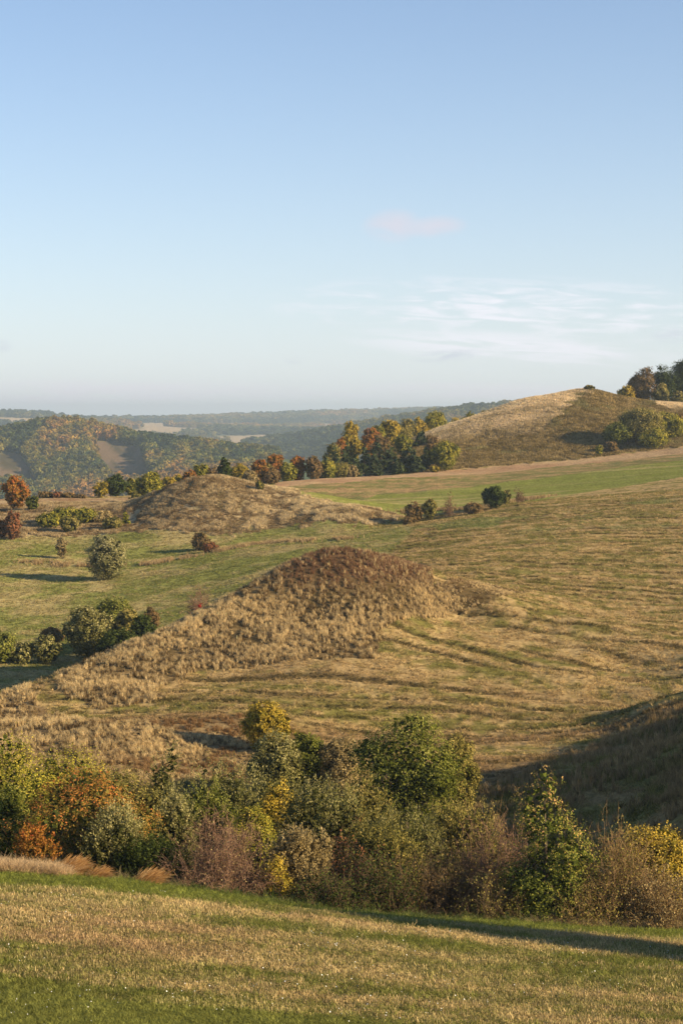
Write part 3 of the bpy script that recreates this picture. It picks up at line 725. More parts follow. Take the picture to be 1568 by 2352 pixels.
# beyond the field edge to the right, outside the frame, whose shade lies over the field
leafy('ash_tree', 'tree', 'green ash at the field edge just right of the view', 2120, 1600, 280, 74.5, 'green', 'round', leaf=.22, multi=False)
leafy('ash_tree', 'tree', 'yellowing ash beside the green ash right of the view', 2380, 1560, 300, 73, 'limegreen', 'round', leaf=.22, multi=False)
# behind the near mound's left shoulder
BK = 'trees behind the shoulder of the near mound'
for n_, c_, l_, px, tp, w_, d_, k_, f_ in [
 ('alder_tree','tree','dark green alder cut by the left edge behind the mound shoulder',0,1446,92,282,'green','round'),
 ('alder_tree','tree','small green alder between the left edge tree and the grey green one',50,1474,84,283,'silver','round'),
 ('alder_tree','tree','grey green alder standing by itself above the start of the mound ridge',108,1458,76,284,'silver','round'),
 ('thorn_bush','shrub','dark brown bush peeping out behind the grey green alder',120,1440,60,305,'russet','low'),
 ('poplar_tree','tree','tallest grey green poplar behind the mound ridge',205,1388,125,288,'silver','round'),
 ('poplar_tree','tree','deep green poplar behind the tallest one',248,1366,105,298,'green','round'),
 ('alder_tree','tree','dark shaded bush against the mound ridge right of the poplars',275,1440,110,282,'deep','low'),
 ('hawthorn_tree','tree','olive brown hawthorn right of the deep green poplar',302,1395,80,292,'olive','round'),
 ('hawthorn_tree','tree','dark hawthorn with a few red leaves nearest the ridge',330,1408,70,286,'deep','low'),
 ('spindle_bush','shrub','reddish bush topping the right end of the group',342,1393,44,298,'russet','round')]:
    leafy(n_, c_, l_, px, tp, w_, d_, k_, f_, group=BK, leaf=.36, multi=False, topbias=.5)
twiggy('thorn_bush', 'shrub', 'pinkish leafless bush rising behind the mound ridge', 457, 1340, 62, 300, 'purple', None, 0, 60, 12, fine=.022)
leafy('spindle_bush', 'shrub', 'crimson bush at the foot of the pinkish leafless one', 462, 1388, 50, 272, 'crimson', 'low', leaf=.4)
# valley meadow bushes
leafy('sallow_bush', 'shrub', 'pale silvery sallow alone in the valley meadow', 245, 1222, 104, 372, 'sage', 'low', leaf=.42, topbias=.8, dens=.7, shell=.7)
leafy('spindle_bush', 'shrub', 'reddish bush on the meadow bank, the left and higher of the two', 462, 1226, 52, 402, 'russet', 'low', leaf=.4)
leafy('spindle_bush', 'shrub', 'reddish bush on the meadow bank, the right and lower of the two', 482, 1246, 44, 396, 'red', 'low', leaf=.4)
leafy('thorn_bush', 'shrub', 'tiny brown bush left of the pale silvery sallow', 144, 1232, 32, 400, 'tan', 'round', leaf=.35, dens=.5)
# clump of willows and scrub left of the left hill
SC = 'willows in the scrub left of the grass hill'
for l_, px, tp, w_, d_, k_, f_ in [
 ('yellow green willow at the left end of the willow clump',112,1178,66,442,'limegreen','low'),
 ('tall yellow green willow in the left half of the clump',150,1163,72,446,'limegreen','low'),
 ('greyish willow low in front of the clump',160,1185,52,436,'olive','low'),
 ('wide olive willow in the middle of the clump',196,1166,78,446,'limegreen','low'),
 ('brownish willow in the right half of the clump',232,1172,62,446,'tan','low'),
 ('low green willow at the right end of the clump',258,1188,52,438,'olive','low'),
 ('thin yellow sapling closing the clump on the right',289,1176,20,440,'limegreen','cone')]:
    leafy('willow_bush', 'shrub', l_, px, tp, w_, d_, k_, f_, leaf=.45, group=SC, topbias=.3)
leafy('cherry_tree', 'tree', 'orange red tree by the left edge above the willow clump', 32, 1088, 66, 478, 'orange', 'round', leaf=.5, multi=False)
leafy('cherry_tree', 'tree', 'small dark green tree touching the orange red one', 76, 1138, 34, 474, 'green', 'round', leaf=.45)
leafy('cherry_tree', 'tree', 'small red tree on a thin stem left of the willow clump', 28, 1172, 44, 425, 'red', 'round', leaf=.42, multi=False)
leafy('spindle_bush', 'shrub', 'red brown bush cut by the left edge beside the small red tree', 2, 1190, 44, 427, 'red', 'low', leaf=.42)
for l_, px, tp, w_, k_ in [
 ('russet bush first in the low row right of the orange tree',105,1128,42,'russet'),('red brown bush second in the low row',130,1130,40,'red'),
 ('russet bush third in the low row',155,1132,42,'russet'),('brown bush closing the low row before the dark oak',184,1136,34,'russet')]:
    leafy('spindle_bush', 'shrub', l_, px, tp, w_, 512, k_, 'low', leaf=.5, group='low red scrub above the valley')
# hedge row along the far side, from left to right
HG = 'trees of the hedge row behind the grass hill'
for n_, l_, px, tp, w_, d_, k_, f_ in [
 ('maple_tree','yellow green maple left of the round dark oak',230,1106,42,516,'yellow','round'),
 ('oak_tree','round dark green oak left of the grass hill',267,1089,62,520,'deep','round'),
 ('maple_tree','thin olive maple right of the round dark oak',300,1098,38,524,'limegreen','round'),
 ('hornbeam_tree','olive tree rising at the foot of the grass hill',344,1078,66,492,'limegreen','round'),
 ('hornbeam_tree','low olive bush before the tree at the foot of the hill',316,1130,46,476,'olive','low'),
 ('maple_tree','yellow maple over the left flank of the grass hill',388,1093,50,530,'yellow','round'),
 ('maple_tree','orange yellow maple higher on the left flank',412,1088,44,535,'yellow','round'),
 ('cherry_tree','russet tree behind the left flank near the top',438,1076,46,530,'orange','round'),
 ('maple_tree','yellow green tree just left of the hilltop',462,1062,46,540,'limegreen','round'),
 ('thorn_bush','purplish bush touching the hilltop on its left',488,1072,36,520,'russet','low'),
 ('oak_tree','dark green oak standing right on the hilltop skyline',513,1046,40,480,'deep','round'),
 ('maple_tree','pale orange maple right of the skyline oak',552,1060,52,545,'yellow','round'),
 ('spindle_bush','tan bush low beside the pale orange maple',574,1078,44,530,'tan','low'),
 ('cherry_tree','bright orange tree in the middle of the hedge row',592,1052,44,548,'orange','round'),
 ('hawthorn_tree','dark olive tree between two orange ones',612,1062,40,552,'olive','round'),
 ('cherry_tree','reddest tree of the hedge row',632,1036,46,566,'orange','round'),
 ('spindle_bush','red brown bush below the reddest tree',622,1074,50,548,'russet','low'),
 ('maple_tree','green tree right of the reddest tree',660,1058,50,566,'limegreen','round'),
 ('maple_tree','orange yellow tree left of the lilac brown one',684,1046,44,576,'orange','round'),
 ('thorn_bush','lilac brown thinly leaved tree in the hedge row',722,1046,46,574,'russet','round'),
 ('maple_tree','green yellow tree right of the lilac brown one',752,1052,44,578,'limegreen','round'),
 ('maple_tree','olive tree at the field corner under the conifers',782,1060,56,582,'olive','round'),
 ('thorn_bush','low tawny bush at the end of the hedge row',806,1066,34,582,'tan','low'),
 ('thorn_bush','small green bush on the right slope of the grass hill',597,1103,22,448,'olive','round')]:
    leafy(n_, 'shrub' if f_ == 'low' or 'bush' in l_ else 'tree', l_, px, tp, w_, d_, k_, f_, leaf=.5, group=HG, topbias=.4)
# wood at the left foot of the high hill
FG = 'broadleaved trees at the left foot of the high hill'
for l_, px, tp, w_, d_, k_, f_ in [
 ('orange brown tree at the left front of the wood',800,968,56,640,'yellow','round'),
 ('olive tree low at the left end of the wood',762,1018,56,630,'olive','round'),
 ('yellow brown tree left of the tall orange brown one',778,1000,48,636,'orange','round'),
 ('orange yellow tree second along the top of the wood',845,978,56,650,'orange','round'),
 ('green tree in the notch between the orange ones',870,972,46,665,'limegreen','round'),
 ('dull orange tree in the middle of the wood',896,960,52,690,'yellow','round'),
 ('olive tree behind the middle of the wood',930,956,52,720,'olive','round'),
 ('yellow tree behind the hill flank',962,958,50,730,'yellow','round'),
 ('round yellow green tree against the hill flank',1002,944,66,735,'limegreen','round'),
 ('small tree peeping over the hill flank',1045,950,44,760,'yellow','round'),
 ('green tree highest on the hill flank',1078,944,44,780,'limegreen','round'),
 ('last small tree along the hill flank',1108,938,36,800,'olive','round'),
 ('brown tree inside the wood above the pines',880,1000,56,632,'russet','round'),
 ('olive tree between the pines and the hill',925,995,48,640,'limegreen','round'),
 ('large yellow green tree at the right end of the pines',1018,1008,76,604,'limegreen','round'),
 ('brownish tree behind the right end of the pines',990,1000,52,625,'russet','round'),
 ('little green bush at the field edge before the pines',938,1072,30,602,'limegreen','low'),
 ('small yellow bush right of the large yellow green tree',998,1070,26,598,'yellow','low')]:
    leafy('hornbeam_tree', 'tree', l_, px, tp, w_, d_, k_, f_, leaf=.55, group=FG, topbias=.4)
def pine(label, px, top, wpx, d, group):
    g = G_(); loc, h, w = place(px, top, wpx, d)
    r_ = root('pine_tree', label, 'tree', loc, 0, group)
    lob = []
    for k in range(9):
        z = .16+.78*k/8; rr = .5*(1-z)**.8+.04
        for q in range(3):
            a = g.uniform(0, 6.28); lob.append((math.cos(a)*w*rr*.5, math.sin(a)*w*rr*.5, h*z, w*rr*.6, w*rr*.6, h*.05))
    cm, c = crown_mesh('crown', g, w, h, w, 'cone', .55, 1500, .5, 0, .5, .4, .8, lob)
    add_obj('crown', cm, LM['pine'], r_); add_obj('trunk', limb_mesh('trunk', g, w, h, c, 4), TW['bark'], r_)
for l_, px, tp, w_, d_ in [
 ('leftmost dark pine at the field edge',768,1030,46,600),('second pine from the left in the front row',795,1018,50,606),('low pine under the orange brown tree',815,1045,42,598),
 ('tall pine left of the middle of the pines',838,1022,52,608),('short bushy pine third in the front',862,1050,44,598),('tallest dark pine in the pine group',868,1010,50,622),
 ('broad dark pine in the middle of the group',895,1022,58,606),('young pine low in the middle',915,1055,38,598),('blue green pine right of the middle',935,1018,54,612),
 ('short pine below the blue green one',958,1050,42,600),('pine with its top against the hill flank',968,990,46,650),('rightmost pine beside the yellow green tree',978,1030,50,604),
 ('front pine second from the right',948,1034,44,602),('small pine at the left foot of the group',748,1050,34,594)]:
    pine(l_, px, tp, w_, d_, 'pines at the foot of the high hill')
# bushes along the strip fields
leafy('hawthorn_tree', 'shrub', 'round dark green bush alone below the green strip', 1134, 1114, 62, 424, 'deep', 'round', leaf=.4, topbias=.5)
leafy('thorn_bush', 'shrub', 'brownish green bush right behind the round dark one', 1160, 1122, 26, 430, 'olive', 'round', leaf=.35, dens=.6)
leafy('spindle_bush', 'shrub', 'red brown low bush at the left tip of the green strip', 950, 1150, 46, 420, 'russet', 'low', leaf=.38)
leafy('spindle_bush', 'shrub', 'olive bush right of the red brown one at the strip tip', 986, 1142, 40, 420, 'olive', 'round', leaf=.38)
twiggy('thorn_bush', 'shrub', 'thin pinkish twiggy bush between the low bushes and the dark one', 1034, 1130, 26, 422, 'purple', 'russet', 250, 22, 8, .3, fine=.03)
leafy('spindle_bush', 'shrub', 'flat russet bush touching the dark bush on its left', 1086, 1154, 50, 418, 'russet', 'low', leaf=.38)
twiggy('thorn_bush', 'shrub', 'small purple brown twiggy bush right of the dark one', 1192, 1116, 24, 432, 'purple', 'russet', 250, 22, 8, .3, fine=.03)
leafy('spindle_bush', 'shrub', 'tiny red brown bush on the track below the strip tip', 938, 1186, 36, 405, 'russet', 'low', leaf=.35, dens=.6)
# high hill
RH = 'trees right of the high hill'
leafy('thorn_bush', 'shrub', 'small olive bush on the summit of the high hill', 1352, 884, 28, 700, 'olive', 'round', leaf=.5, dens=.6)
leafy('hazel_bush', 'shrub', 'bright lime green bush at the lower right foot of the high hill', 1374, 1022, 18, 618, 'limegreen', 'round', leaf=.45)
for n_, l_, px, tp, w_, d_, k_, f_, ml in [
 ('thorn_bush','reddish brown bush right of the lime green one',1402,1012,36,622,'russet','low',True),
 ('oak_tree','dark green oak throwing its shade on the hill flank',1425,968,86,632,'green','round',False),
 ('maple_tree','large olive and orange maple on the hill flank',1480,936,124,634,'olive','round',False),
 ('maple_tree','yellow green maple beside the large olive one',1538,946,92,638,'limegreen','round',False),
 ('maple_tree','green tree low under the large maple',1500,985,80,625,'limegreen','low',True),
 ('thorn_bush','purplish bush at the right edge over the ploughed strip',1562,945,50,640,'russet','low',True),
 ('maple_tree','small orange tree on the hill skyline at the right',1440,884,46,735,'yellow','round',False),
 ('thorn_bush','brown bush left of the small orange tree on the skyline',1424,905,30,738,'russet','round',True),
 ('ash_tree','tall nearly bare brown ash above the skyline',1484,838,70,742,'russet','round',False),
 ('ash_tree','brown bushy tree between the orange tree and the tall ash',1458,862,52,745,'russet','round',False),
 ('oak_tree','tall dark green oak right of the bare ash',1526,834,74,745,'deep','round',False),
 ('oak_tree','yellow flecked oak in front of the tall dark one',1520,880,44,735,'olive','round',False),
 ('oak_tree','highest dark oak cut by the right edge',1566,818,84,748,'deep','round',False),
 ('maple_tree','orange brown shrubby tree on the bright grass at the right edge',1558,898,40,730,'olive','low',True),
 ('oak_tree','dark oak beyond the right edge of the view',1620,826,80,745,'deep','round',False)]:
    leafy(n_, 'tree' if not ml else 'shrub', l_, px, tp, w_, d_, k_, f_, leaf=.55, group=RH, topbias=.4, multi=ml, dens=.45 if 'bare' in l_ else 1.0)

# ---------------------------------------------------------------- grass, stubble and forests: scattered growth
PROTO = bpy.data.collections.new('growth_forms')
def proto(name, me, mat):
    o = bpy.data.objects.new(name, me); me.materials.append(mat); return o
def scatter(name, protos, pts, rot, scl, tint, label=None, cat=None):
    """one object of stuff: a copy of a growth form on every point, turned, sized and coloured"""
    col = bpy.data.collections.new(name+'_forms')
    for p in protos: col.objects.link(p)
    me = bpy.data.meshes.new(name); me.vertices.add(len(pts)); me.vertices.foreach_set('co', np.ascontiguousarray(pts, np.float32).ravel())
    a = me.attributes.new('rot', 'FLOAT_VECTOR', 'POINT'); a.data.foreach_set('vector', np.ascontiguousarray(rot, np.float32).ravel())
    a = me.attributes.new('scl', 'FLOAT_VECTOR', 'POINT'); a.data.foreach_set('vector', np.ascontiguousarray(scl, np.float32).ravel())
    a = me.attributes.new('tint', 'FLOAT_COLOR', 'POINT'); a.data.foreach_set('color', np.concatenate([tint, np.ones((len(pts), 1))], 1).astype(np.float32).ravel())
    o = add_obj(name, me, None, kind='stuff')
    if label: o['label'] = label
    if cat: o['category'] = cat
    t = bpy.data.node_groups.new(name, 'GeometryNodeTree')
    t.interface.new_socket('Geometry', in_out='INPUT', socket_type='NodeSocketGeometry'); t.interface.new_socket('Geometry', in_out='OUTPUT', socket_type='NodeSocketGeometry')
    gi = N(t, 'NodeGroupInput'); go = N(t, 'NodeGroupOutput'); iop = N(t, 'GeometryNodeInstanceOnPoints')
    ci = N(t, 'GeometryNodeCollectionInfo'); ci.inputs['Collection'].default_value = col; ci.inputs['Separate Children'].default_value = True; ci.inputs['Reset Children'].default_value = True
    ra = N(t, 'GeometryNodeInputNamedAttribute', data_type='FLOAT_VECTOR'); ra.inputs['Name'].default_value = 'rot'
    sa = N(t, 'GeometryNodeInputNamedAttribute', data_type='FLOAT_VECTOR'); sa.inputs['Name'].default_value = 'scl'
    er = N(t, 'FunctionNodeEulerToRotation')
    t.links.new(gi.outputs[0], iop.inputs['Points']); t.links.new(ci.outputs[0], iop.inputs['Instance']); iop.inputs['Pick Instance'].default_value = True
    t.links.new(ra.outputs[0], er.inputs[0]); t.links.new(er.outputs[0], iop.inputs['Rotation']); t.links.new(sa.outputs[0], iop.inputs['Scale'])
    t.links.new(iop.outputs[0], go.inputs[0])
    md = o.modifiers.new('growth', 'NODES'); md.node_group = t
    return o
GRM = plant_mat('grass_blades', None, trans=.35, tinted=True)
def tuft(g, n, h, spread, lean, wd, bend=.4):
    a = g.uniform(0, 6.28, n); rr = g.random(n)**.5*spread
    b = np.stack([np.cos(a)*rr, np.sin(a)*rr, np.full(n, -.03)], 1)
    dv = np.stack([g.normal(size=n)*lean, g.normal(size=n)*lean, np.ones(n)], 1); hh = h*g.uniform(.6, 1.1, n)[:, None]
    m_ = b+dv*hh*.55; e = b+dv*hh+np.stack([g.normal(size=n)*bend*h*.5, g.normal(size=n)*bend*h*.5, np.zeros(n)], 1)
    sdv = np.stack([np.cos(a+1.3), np.sin(a+1.3), np.zeros(n)], 1)*wd*.5
    v = np.stack([b-sdv, b+sdv, m_+sdv*.8, m_-sdv*.8, e+sdv*.25, e-sdv*.25], 1).reshape(-1, 3)
    i = np.arange(n)[:, None]*6
    f = np.concatenate([i+[0, 1, 2, 3], i+[3, 2, 4, 5]])
    return quick_mesh('tuft', v, f, 4)
def pts_in(n, px0, px1, d0, d1, g):
    th = g.uniform(math.atan((px0-784)/F), math.atan((px1-784)/F), n)
    rr = np.sqrt(g.uniform(d0*d0, d1*d1, n))
    return rr*np.sin(th), rr*np.cos(th)
def grass(name, protos, x, y, smin, smax, tint, g, tilt=.15, zs=None, label=None):
    n = len(x); z = T(x, y)
    # the ground sheet's facets lie a little off the formula: press roots in
    rot = np.stack([g.normal(size=n)*tilt, g.normal(size=n)*tilt, g.uniform(0, 6.28, n)], 1)
    s1 = g.uniform(smin, smax, n); scl = np.stack([s1*1.1, s1*1.1, s1 if zs is None else s1*zs], 1)
    return scatter(name, protos, np.stack([x, y, z-.03], 1), rot, scl, tint, label)
def jit(c, g, n, a=.25): return np.clip(np.asarray(c)*(1+g.normal(size=(n, 1))*a), .01, .8)
g = np.random.default_rng(5)
# tall dry grass of the near mound and bank
tall = [proto('tall_tuft', tuft(g, 16, .85, .15, .08, .032, .18), GRM) for _ in range(4)]
x, y = pts_in(170000, -60, 1330, 150, 292, g)
c = classify(x, y, 1.2); A = fbm(x/6, y/6, 201, 3); B = fbm(x/.6, y/1.1, 207, 2); Z = T(x, y)
m = ((c == CLS['grass_mound']) | (c == CLS['bank'])) & (B*.6+A*.4 > .43)
x, y, A, B, Z, c = [q[m] for q in (x, y, A, B, Z, c)]
k = g.permutation(len(x))[:72000]; x, y, A, B, Z, c = [q[k] for q in (x, y, A, B, Z, c)]
top = sstep(-23, -20, Z)*sstep(600, 680, 784+x/y*F)
tint = mixl((.14, .092, .042), (.60, .455, .235), sstep(.42, .60, A*.4+B*.3+g.random(len(x))*.3))
tint = mixl(tint, (.17, .085, .05), top*.85*(g.random(len(x)) < .75))
bank_shade = (c == CLS['bank'])*np.interp(784+x/y*F, [200, 330, 700], [0, .8, .8]); tint = mixl(tint, (.21, .115, .05), bank_shade*(A < .56))  # red-brown bank tufts, darkened to stand in for the yellow tree's longer shade
tint = jit(tint, g, len(x), .2)
hs = (.45+.5*sstep(.40, .62, B*.7+A*.3))*np.interp(784+x/y*F, [930, 1130], [1, .45])*np.where(c == CLS['bank'], np.interp(784+x/y*F, [200, 330, 700], [1, .7, .6]), 1)
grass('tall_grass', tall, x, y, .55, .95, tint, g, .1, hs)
# dry grass along the little banks and field edges of the valley
for pl, nn, wd in (([(60,1291),(200,1303),(330,1299),(420,1284),(520,1264),(600,1250),(700,1244),(800,1239)], 3800, 2.6), ([(915,1178),(1000,1172),(1100,1166),(1180,1152),(1245,1142)], 1500, 3.5)):
    hp = [hit(*q) for q in pl]; L = np.array([(q.x, q.y) for q in hp]); t_ = g.uniform(0, len(L)-1.001, nn); i_ = t_.astype(int); f_ = (t_-i_)[:, None]
    q_xy = L[i_]*(1-f_)+L[i_+1]*f_+g.normal(size=(nn, 2))*wd*.5
    k = fbm(q_xy[:, 0]/3, q_xy[:, 1]/3, 281, 2) > .42; q_xy = q_xy[k]
    grass('bank_grass', tall, q_xy[:, 0], q_xy[:, 1], .6, 1.1, jit(mixl((.26, .17, .08), (.52, .39, .20), g.random(len(q_xy))), g, len(q_xy), .2), g, .12)
# stray tussocks left standing on the mown ground
x, y = pts_in(16000, -60, 1650, 140, 420, g)
c = classify(x, y); B = fbm(x/9, y/5, 261, 3)
m = ((c == 1) | (c == CLS['valley_meadow']) | (c == CLS['shaded_slope'])) & (B > .60); x, y = x[m], y[m]
grass('stray_tussocks', tall, x, y, .4, .8, jit(np.tile((.40, .29, .14), (len(x), 1)), g, len(x), .25), g, .15, np.full(len(x), .6))
# rough grass over the shaded slope and its crest beyond the view
x, y = pts_in(30000, 1080, 2500, 100, 205, g)
c = classify(x, y, 2); B = fbm(x/2, y/2, 271, 3); m = (c == CLS['shaded_slope']) & (B > .5); x, y = x[m][:11000], y[m][:11000]
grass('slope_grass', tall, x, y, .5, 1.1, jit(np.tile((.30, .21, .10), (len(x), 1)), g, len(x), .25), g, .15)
# left hill and scrub slope
x, y = pts_in(110000, -60, 960, 415, 500, g)
c = classify(x, y, 2.2); A = fbm(x/7, y/7, 211, 3); B = fbm(x/2.5, y/2.5, 217, 2)
m = ((c == CLS['grass_hill']) | (c == CLS['scrub_slope'])) & (B*.6+A*.4 > .34)
x, y, A, B = [q[m] for q in (x, y, A, B)]; k = g.permutation(len(x))[:44000]; x, y, A, B = [q[k] for q in (x, y, A, B)]
wide = [proto('wide_tuft', tuft(g, 14, .75, .4, .2, .09, .3), GRM) for _ in range(3)]
sx = sstep(480, 640, 784+x/y*F)
tint = mixl((.24, .165, .08), (.56, .44, .25), sstep(.40, .62, A*.4+B*.6)*(.6+.4*sx))
grass('hill_grass', wide, x, y, .6, 1.0, jit(tint, g, len(x), .2), g, .1, .4+.6*sstep(.36, .6, B))
# high hill
x, y = pts_in(120000, 900, 1650, 600, 740, g)
c = classify(x, y); m = c == CLS['high_hill']; x, y = x[m], y[m]; k = g.permutation(len(x))[:40000]; x, y = x[k], y[k]
cvv = cover(x, y, np.full(len(x), CLS['high_hill']))
wide2 = [proto('wide_tuft', tuft(g, 12, .8, .7, .25, .18, .3), GRM) for _ in range(3)]
grass('hill_grass', wide2, x, y, .5, .95, jit(cvv*1.1, g, len(x), .16), g, .1)
# short tufts over the mown ground
x, y = pts_in(260000, -80, 1650, 126, 440, g)
c = classify(x, y); cvv = cover(x, y, c); B = fbm(x/1.3, y/1.3, 227, 3)
m = ((c == 1) | (c == CLS['valley_meadow']) | (c == CLS['shaded_slope']) | (c == CLS['gully_ground'])) & (B > .42)
x, y, cvv, c = x[m], y[m], cvv[m], c[m]; k = g.permutation(len(x))[:110000]; x, y, cvv, c = x[k], y[k], cvv[k], c[k]
short = [proto('short_tuft', tuft(g, 12, .26, .26, .5, .05, .8), GRM) for _ in range(4)]
r_ = np.hypot(x, y)
zs = np.where((c == CLS['shaded_slope']) & (fbm(x/6, y/6, 231, 2) > .45), 1.9, np.where(c == CLS['gully_ground'], 2.0, .75))
grass('short_grass', short, x, y, .6, 1.3, jit(cvv*1.12, g, len(x), .22), g, .25, zs)
# foreground stubble and grass
def stubble_proto():
    n = 46; a = g.uniform(-.5, .5, (n, 2)); h = g.uniform(.06, .15, n); w = .007
    b = np.stack([a[:, 0], a[:, 1], np.full(n, -.02)], 1); e = b+np.stack([g.normal(size=n)*.02, g.normal(size=n)*.02, h], 1)
    s_ = np.stack([np.full(n, w), g.normal(size=n)*.003, np.zeros(n)], 1)
    v = np.stack([b-s_, b+s_, e+s_, e-s_], 1).reshape(-1, 3)
    return quick_mesh('stubble', v, np.arange(n*4).reshape(-1, 4), 4)
stub = [proto('stubble_patch', stubble_proto(), GRM) for _ in range(4)]
fg = [proto('grass_patch', tuft(g, 60, .16, .5, .45, .016, .8), GRM) for _ in range(4)]
x, y = pts_in(70000, -60, 1650, 54, 91, g)
c = classify(x, y); m = c == 0; x, y = x[m], y[m]
cvv = cover(x, y, np.zeros(len(x), int))
dry = cvv[:, 0]/(cvv[:, 1]+1e-6)
k = dry > 1.12
grass('stubble', stub, x[k][:30000], y[k][:30000], .8, 1.2, jit(np.clip(cvv[k][:30000]*1.45+.02, 0, .7), g, len(x[k][:30000]), .2), g, .1)
k = (dry < 1.18) | (g.random(len(dry)) < .25)
tnt = mixl(cvv[k], (.24, .25, .06), np.full(k.sum(), .5))
grass('grass', fg, x[k][:32000], y[k][:32000], .6, 1.15, jit(tnt[:32000], g, len(tnt[:32000]), .22), g, .15)
# rank grass along the foot of the thicket
x, y = pts_in(9000, -60, 1650, 84.5, 93, g)
c = classify(x, y); m = c == CLS['gully_ground']; x, y = x[m], y[m]
k = g.random(len(x)) < np.interp(784+x/y*F, [0, 300, 420, 1150, 1250, 1568], [.25, .3, .5, .5, .9, .9])
x, y = x[k], y[k]
pxx = 784+x/y*F
w = np.interp(pxx, [0, 330, 420, 1180, 1260, 1568], [.9, .7, .1, .2, .75, .9])
tint = jit(mixl((.10, .15, .035), (.40, .29, .16), np.clip(w+g.normal(size=len(x))*.2, 0, 1)), g, len(x), .2)
rank = [proto('rank_tuft', tuft(g, 26, .55, .22, .3, .022, .7), GRM) for _ in range(4)]
grass('rank_grass', rank, x, y, .5, 1.2, tint, g, .2)
# small white flowers in the stubble
n = 900; x, y = pts_in(n, -40, 1620, 60, 84, g); k = fbm(x/3, y/3, 241, 2) > .56; x, y = x[k], y[k]; n = len(x)
zc = T(x, y)+g.uniform(.10, .17, n); an = np.arange(6)/6*6.283
rad = g.uniform(.01, .026, n)
nrm = unit(np.stack([g.normal(size=n)*.5+.3, g.normal(size=n)*.4-.7, np.full(n, .9)], 1)); ta = unit(np.cross(nrm, [0, 0, 1.])); tb = np.cross(nrm, ta)
v = np.stack([x, y, zc], 1)[:, None]+(ta[:, None]*np.cos(an)[None, :, None]+tb[:, None]*np.sin(an)[None, :, None])*rad[:, None, None]
fm, ft = new_mat('white_petals'); fo = N(ft, 'ShaderNodeOutputMaterial'); fd = N(ft, 'ShaderNodeBsdfDiffuse'); fd.inputs[0].default_value = (.8, .8, .78, 1); ft.links.new(fd.outputs[0], fo.inputs[0])
add_obj('flowers', quick_mesh('flowers', v.reshape(-1, 3), np.arange(n*6).reshape(-1, 6), 6), fm, kind='stuff')

# wind-bent reed clumps at the field edge
RM = plant_mat('reed_blades', m3((.30,.15,.05),(.46,.26,.10),(.60,.40,.20)), trans=.3, tone_w=.5)
def reed_clump(label, px, py, d, w, h, n, lean):
    g = G_(); p = P(px, py, d); z = TZ(p.x, p.y)
    K = 8; t = np.linspace(0, 1, K)
    bx = g.normal(size=n)*w*.20-lean*w*.30; by = g.normal(size=n)*w*.16
    L = h*g.uniform(.75, 1.2, n); ln = lean*g.uniform(.5, 1.1, n)
    th0 = g.normal(size=n)*.10+ln*.25; th1 = th0+ln*1.7
    ang = th0[:, None]+(th1-th0)[:, None]*t[None]**1.3
    dx = np.sin(ang)*L[:, None]/(K-1); dz = np.cos(ang)*L[:, None]/(K-1)
    X_ = bx[:, None]+np.cumsum(dx, 1)-dx[:, :1]; Z_ = np.cumsum(dz, 1)-dz[:, :1]-.1; Y_ = by[:, None]+g.normal(size=(n, 1))*.12*t[None]
    wd = .012*(1-.5*t)+.012*np.exp(-((t-.85)/.12)**2)
    a = np.stack([X_-wd*.5*np.cos(ang), Y_, Z_+wd*.5*np.sin(ang)], -1); b = np.stack([X_+wd*.5*np.cos(ang), Y_+.006, Z_-wd*.5*np.sin(ang)], -1)
    v = np.stack([a, b], 2).reshape(-1, 3)
    i = np.arange(n)[:, None]*K*2+np.arange(K-1)[None]*2
    f = np.stack([i, i+1, i+3, i+2], -1).reshape(-1, 4)
    me = quick_mesh('reed_clump', v, f, 4); at = me.attributes.new('tone', 'FLOAT', 'POINT'); at.data.foreach_set('value', np.repeat(g.random(n), K*2).astype(np.float32))
    o = add_obj('reed_clump', me, RM); o.location = (p.x, p.y, z); o['label'] = label; o['category'] = 'grass clump'; o['group'] = 'wind-bent reed clumps at the field edge'
RC = [('largest orange reed clump bent over by the wind', 168, 2028, 86.3, 1.35, 1.15, 800, .9), ('second orange reed clump right of the largest', 228, 2046, 86.4, 1.0, .85, 450, .9),
      ('darker reed clump alone at the foot of the thorn bush', 350, 2062, 86.6, 1.35, 1.0, 500, .9)]
for a in RC: reed_clump(*a)
x, y = pts_in(2600, -60, 150, 85.6, 88.2, g)
tint = jit(np.tile((.52, .38, .22), (len(x), 1)), g, len(x), .2)
bl = [proto('bleached_tuft', tuft(g, 20, .6, .18, .25, .018, .9), GRM) for _ in range(3)]
grass('bleached_grass', bl, x, y, .5, 1.1, tint, g, .25)

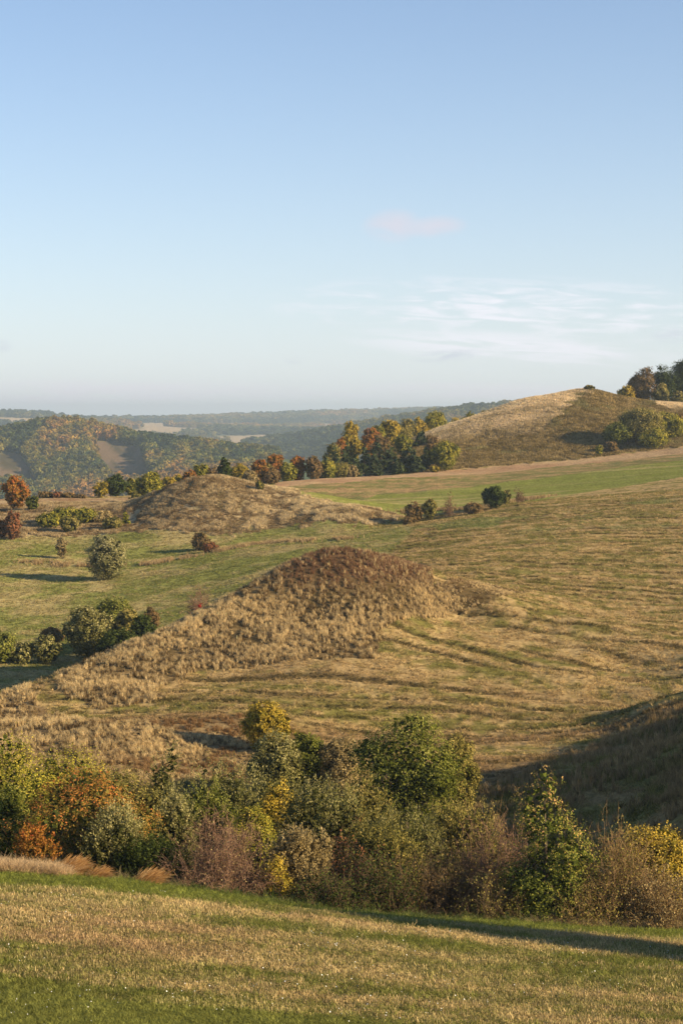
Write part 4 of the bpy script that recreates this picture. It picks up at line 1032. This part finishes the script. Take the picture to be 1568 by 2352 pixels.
# ---------------------------------------------------------------- far woods
FM = plant_mat('far_leaves', None, trans=.2, tinted=True)
def far_crown(g, cone=False):
    lob = make_lobes(g, 1, 1.25, 1, 'cone' if cone else 'round')
    me, _ = crown_mesh('far_crown', g, 1, 1.25, 1, 'round', .2, 330, .12, 0, 0, .8, .85, lob); return me
fp = [proto('far_broadleaf', far_crown(g), FM) for _ in range(3)]
def wood(name, label, x, y, sc, tints, g, zs=1.0):
    n = len(x); s1 = sc*g.uniform(.7, 1.25, n)
    scl = np.stack([s1, s1, s1*zs*g.uniform(.85, 1.25, n)], 1); rot = np.stack([np.zeros(n), np.zeros(n), g.uniform(0, 6.28, n)], 1)
    z = T(x, y, False)-.1*s1
    return scatter(name, fp, np.stack([x, y, z], 1), rot, scl, tints, label)
def autumn(x, y, g, cell, warm=.5):
    n = len(x); A = fbm(x/(cell*.6), y/(cell*2.2), 251, 3)+g.normal(size=n)*.055
    pal = np.array([(.045,.065,.022),(.08,.10,.03),(.15,.145,.035),(.21,.175,.04),(.28,.19,.045),(.34,.19,.055)])
    k = np.clip(((A-.5)*2.0+warm)*5.5, 0, 4.99); i = k.astype(int); f = (k-i)[:, None]
    return jit(pal[i]*(1-f)+pal[i+1]*f, g, n, .13)
x, y = pts_in(13000, -120, 640, 2020, 2790, g); th, l = _tl(x, y)
m = ~(pip(CUT1, th, l) | pip(CUT2, th, l)); x, y = x[m], y[m]
wood('forest', 'mixed autumn forest on the far hill behind the hedge row', x, y, 9.5, autumn(x, y, g, 90, .48), g, 1.0)
x, y = pts_in(7000, 560, 1500, 3400, 4450, g)
wood('forest', 'forest on the hill right of the far valley mouth', x, y, 14, autumn(x, y, g, 160, .40), g, .8)
x, y = pts_in(12000, -150, 1250, 4700, 8300, g); m = fbm(x/260, y/520, 101, 2) < .555; x, y = x[m], y[m]
wood('forest', 'woods between the pale fields of the far valley', x, y, 20, autumn(x, y, g, 400, .32), g, .7)
x, y = pts_in(9000, -150, 1700, 8300, 10600, g)
wood('forest', 'dark forest along the farthest ridge', x, y, 28, autumn(x, y, g, 500, .15), g, .7)
# houses in the valley mouth
def plain(name, c):
    m, t = new_mat(name); o = N(t, 'ShaderNodeOutputMaterial'); d = N(t, 'ShaderNodeBsdfDiffuse')
    n = N(t, 'ShaderNodeTexNoise'); n.inputs['Scale'].default_value = .6
    t.links.new(ramp(t, n.outputs[0], [(.3, tuple(k*.9 for k in c)), (.7, c)]), d.inputs[0]); t.links.new(d.outputs[0], o.inputs[0]); return m
WHT = plain('white_render', (.8, .79, .76)); TIL = plain('roof_tiles', (.28, .14, .1))
for l_, px, w, h in [('larger white house in the far valley mouth', 579, 16, 9), ('smaller white house right of the larger one in the valley', 589, 11, 7)]:
    p = P(px, 1028, 4750); z = TZ(p.x, p.y)
    z = max(z, P(px, 1031, 4750).z)
    r_ = root('house', l_, 'house', (p.x, p.y, z)); D = w*.7
    v = np.array([(sx*w/2, sy*D/2, zz) for zz in (-6, h) for sx, sy in ((-1,-1),(1,-1),(1,1),(-1,1))], float)
    add_obj('wall', quick_mesh('wall', v, [(0,1,5,4),(1,2,6,5),(2,3,7,6),(3,0,4,7)], 4), WHT, r_)
    v = np.array([(-w*.53,-D*.6,h),(w*.53,-D*.6,h),(w*.53,D*.6,h),(-w*.53,D*.6,h),(-w*.53,0,h+D*.4),(w*.53,0,h+D*.4)], float)
    add_obj('roof', quick_mesh('roof', v, [(0,1,5,4),(2,3,4,5),(0,3,2,1)], 4), TIL, r_)

# ---------------------------------------------------------------- the air
hm, ht = new_mat('haze_air'); ho = N(ht, 'ShaderNodeOutputMaterial'); hv = N(ht, 'ShaderNodeVolumePrincipled')
hv.inputs['Color'].default_value = (.72, .88, 1.0, 1); hv.inputs['Density'].default_value = 1.0e-4; hv.inputs['Anisotropy'].default_value = .2
ht.links.new(hv.outputs[0], ho.inputs['Volume'])
zlo = float(GZ.min())-1.5; zhi = max(float(GZ.max()), 60)+45; S = 16600
v = np.array([(sx*S, sy*S, z) for z in (zlo, zhi) for sx, sy in ((-1,-1),(1,-1),(1,1),(-1,1))], float)
add_obj('haze', quick_mesh('haze', v, [(0,3,2,1),(4,5,6,7),(0,1,5,4),(1,2,6,5),(2,3,7,6),(3,0,4,7)], 4), hm, kind='stuff')
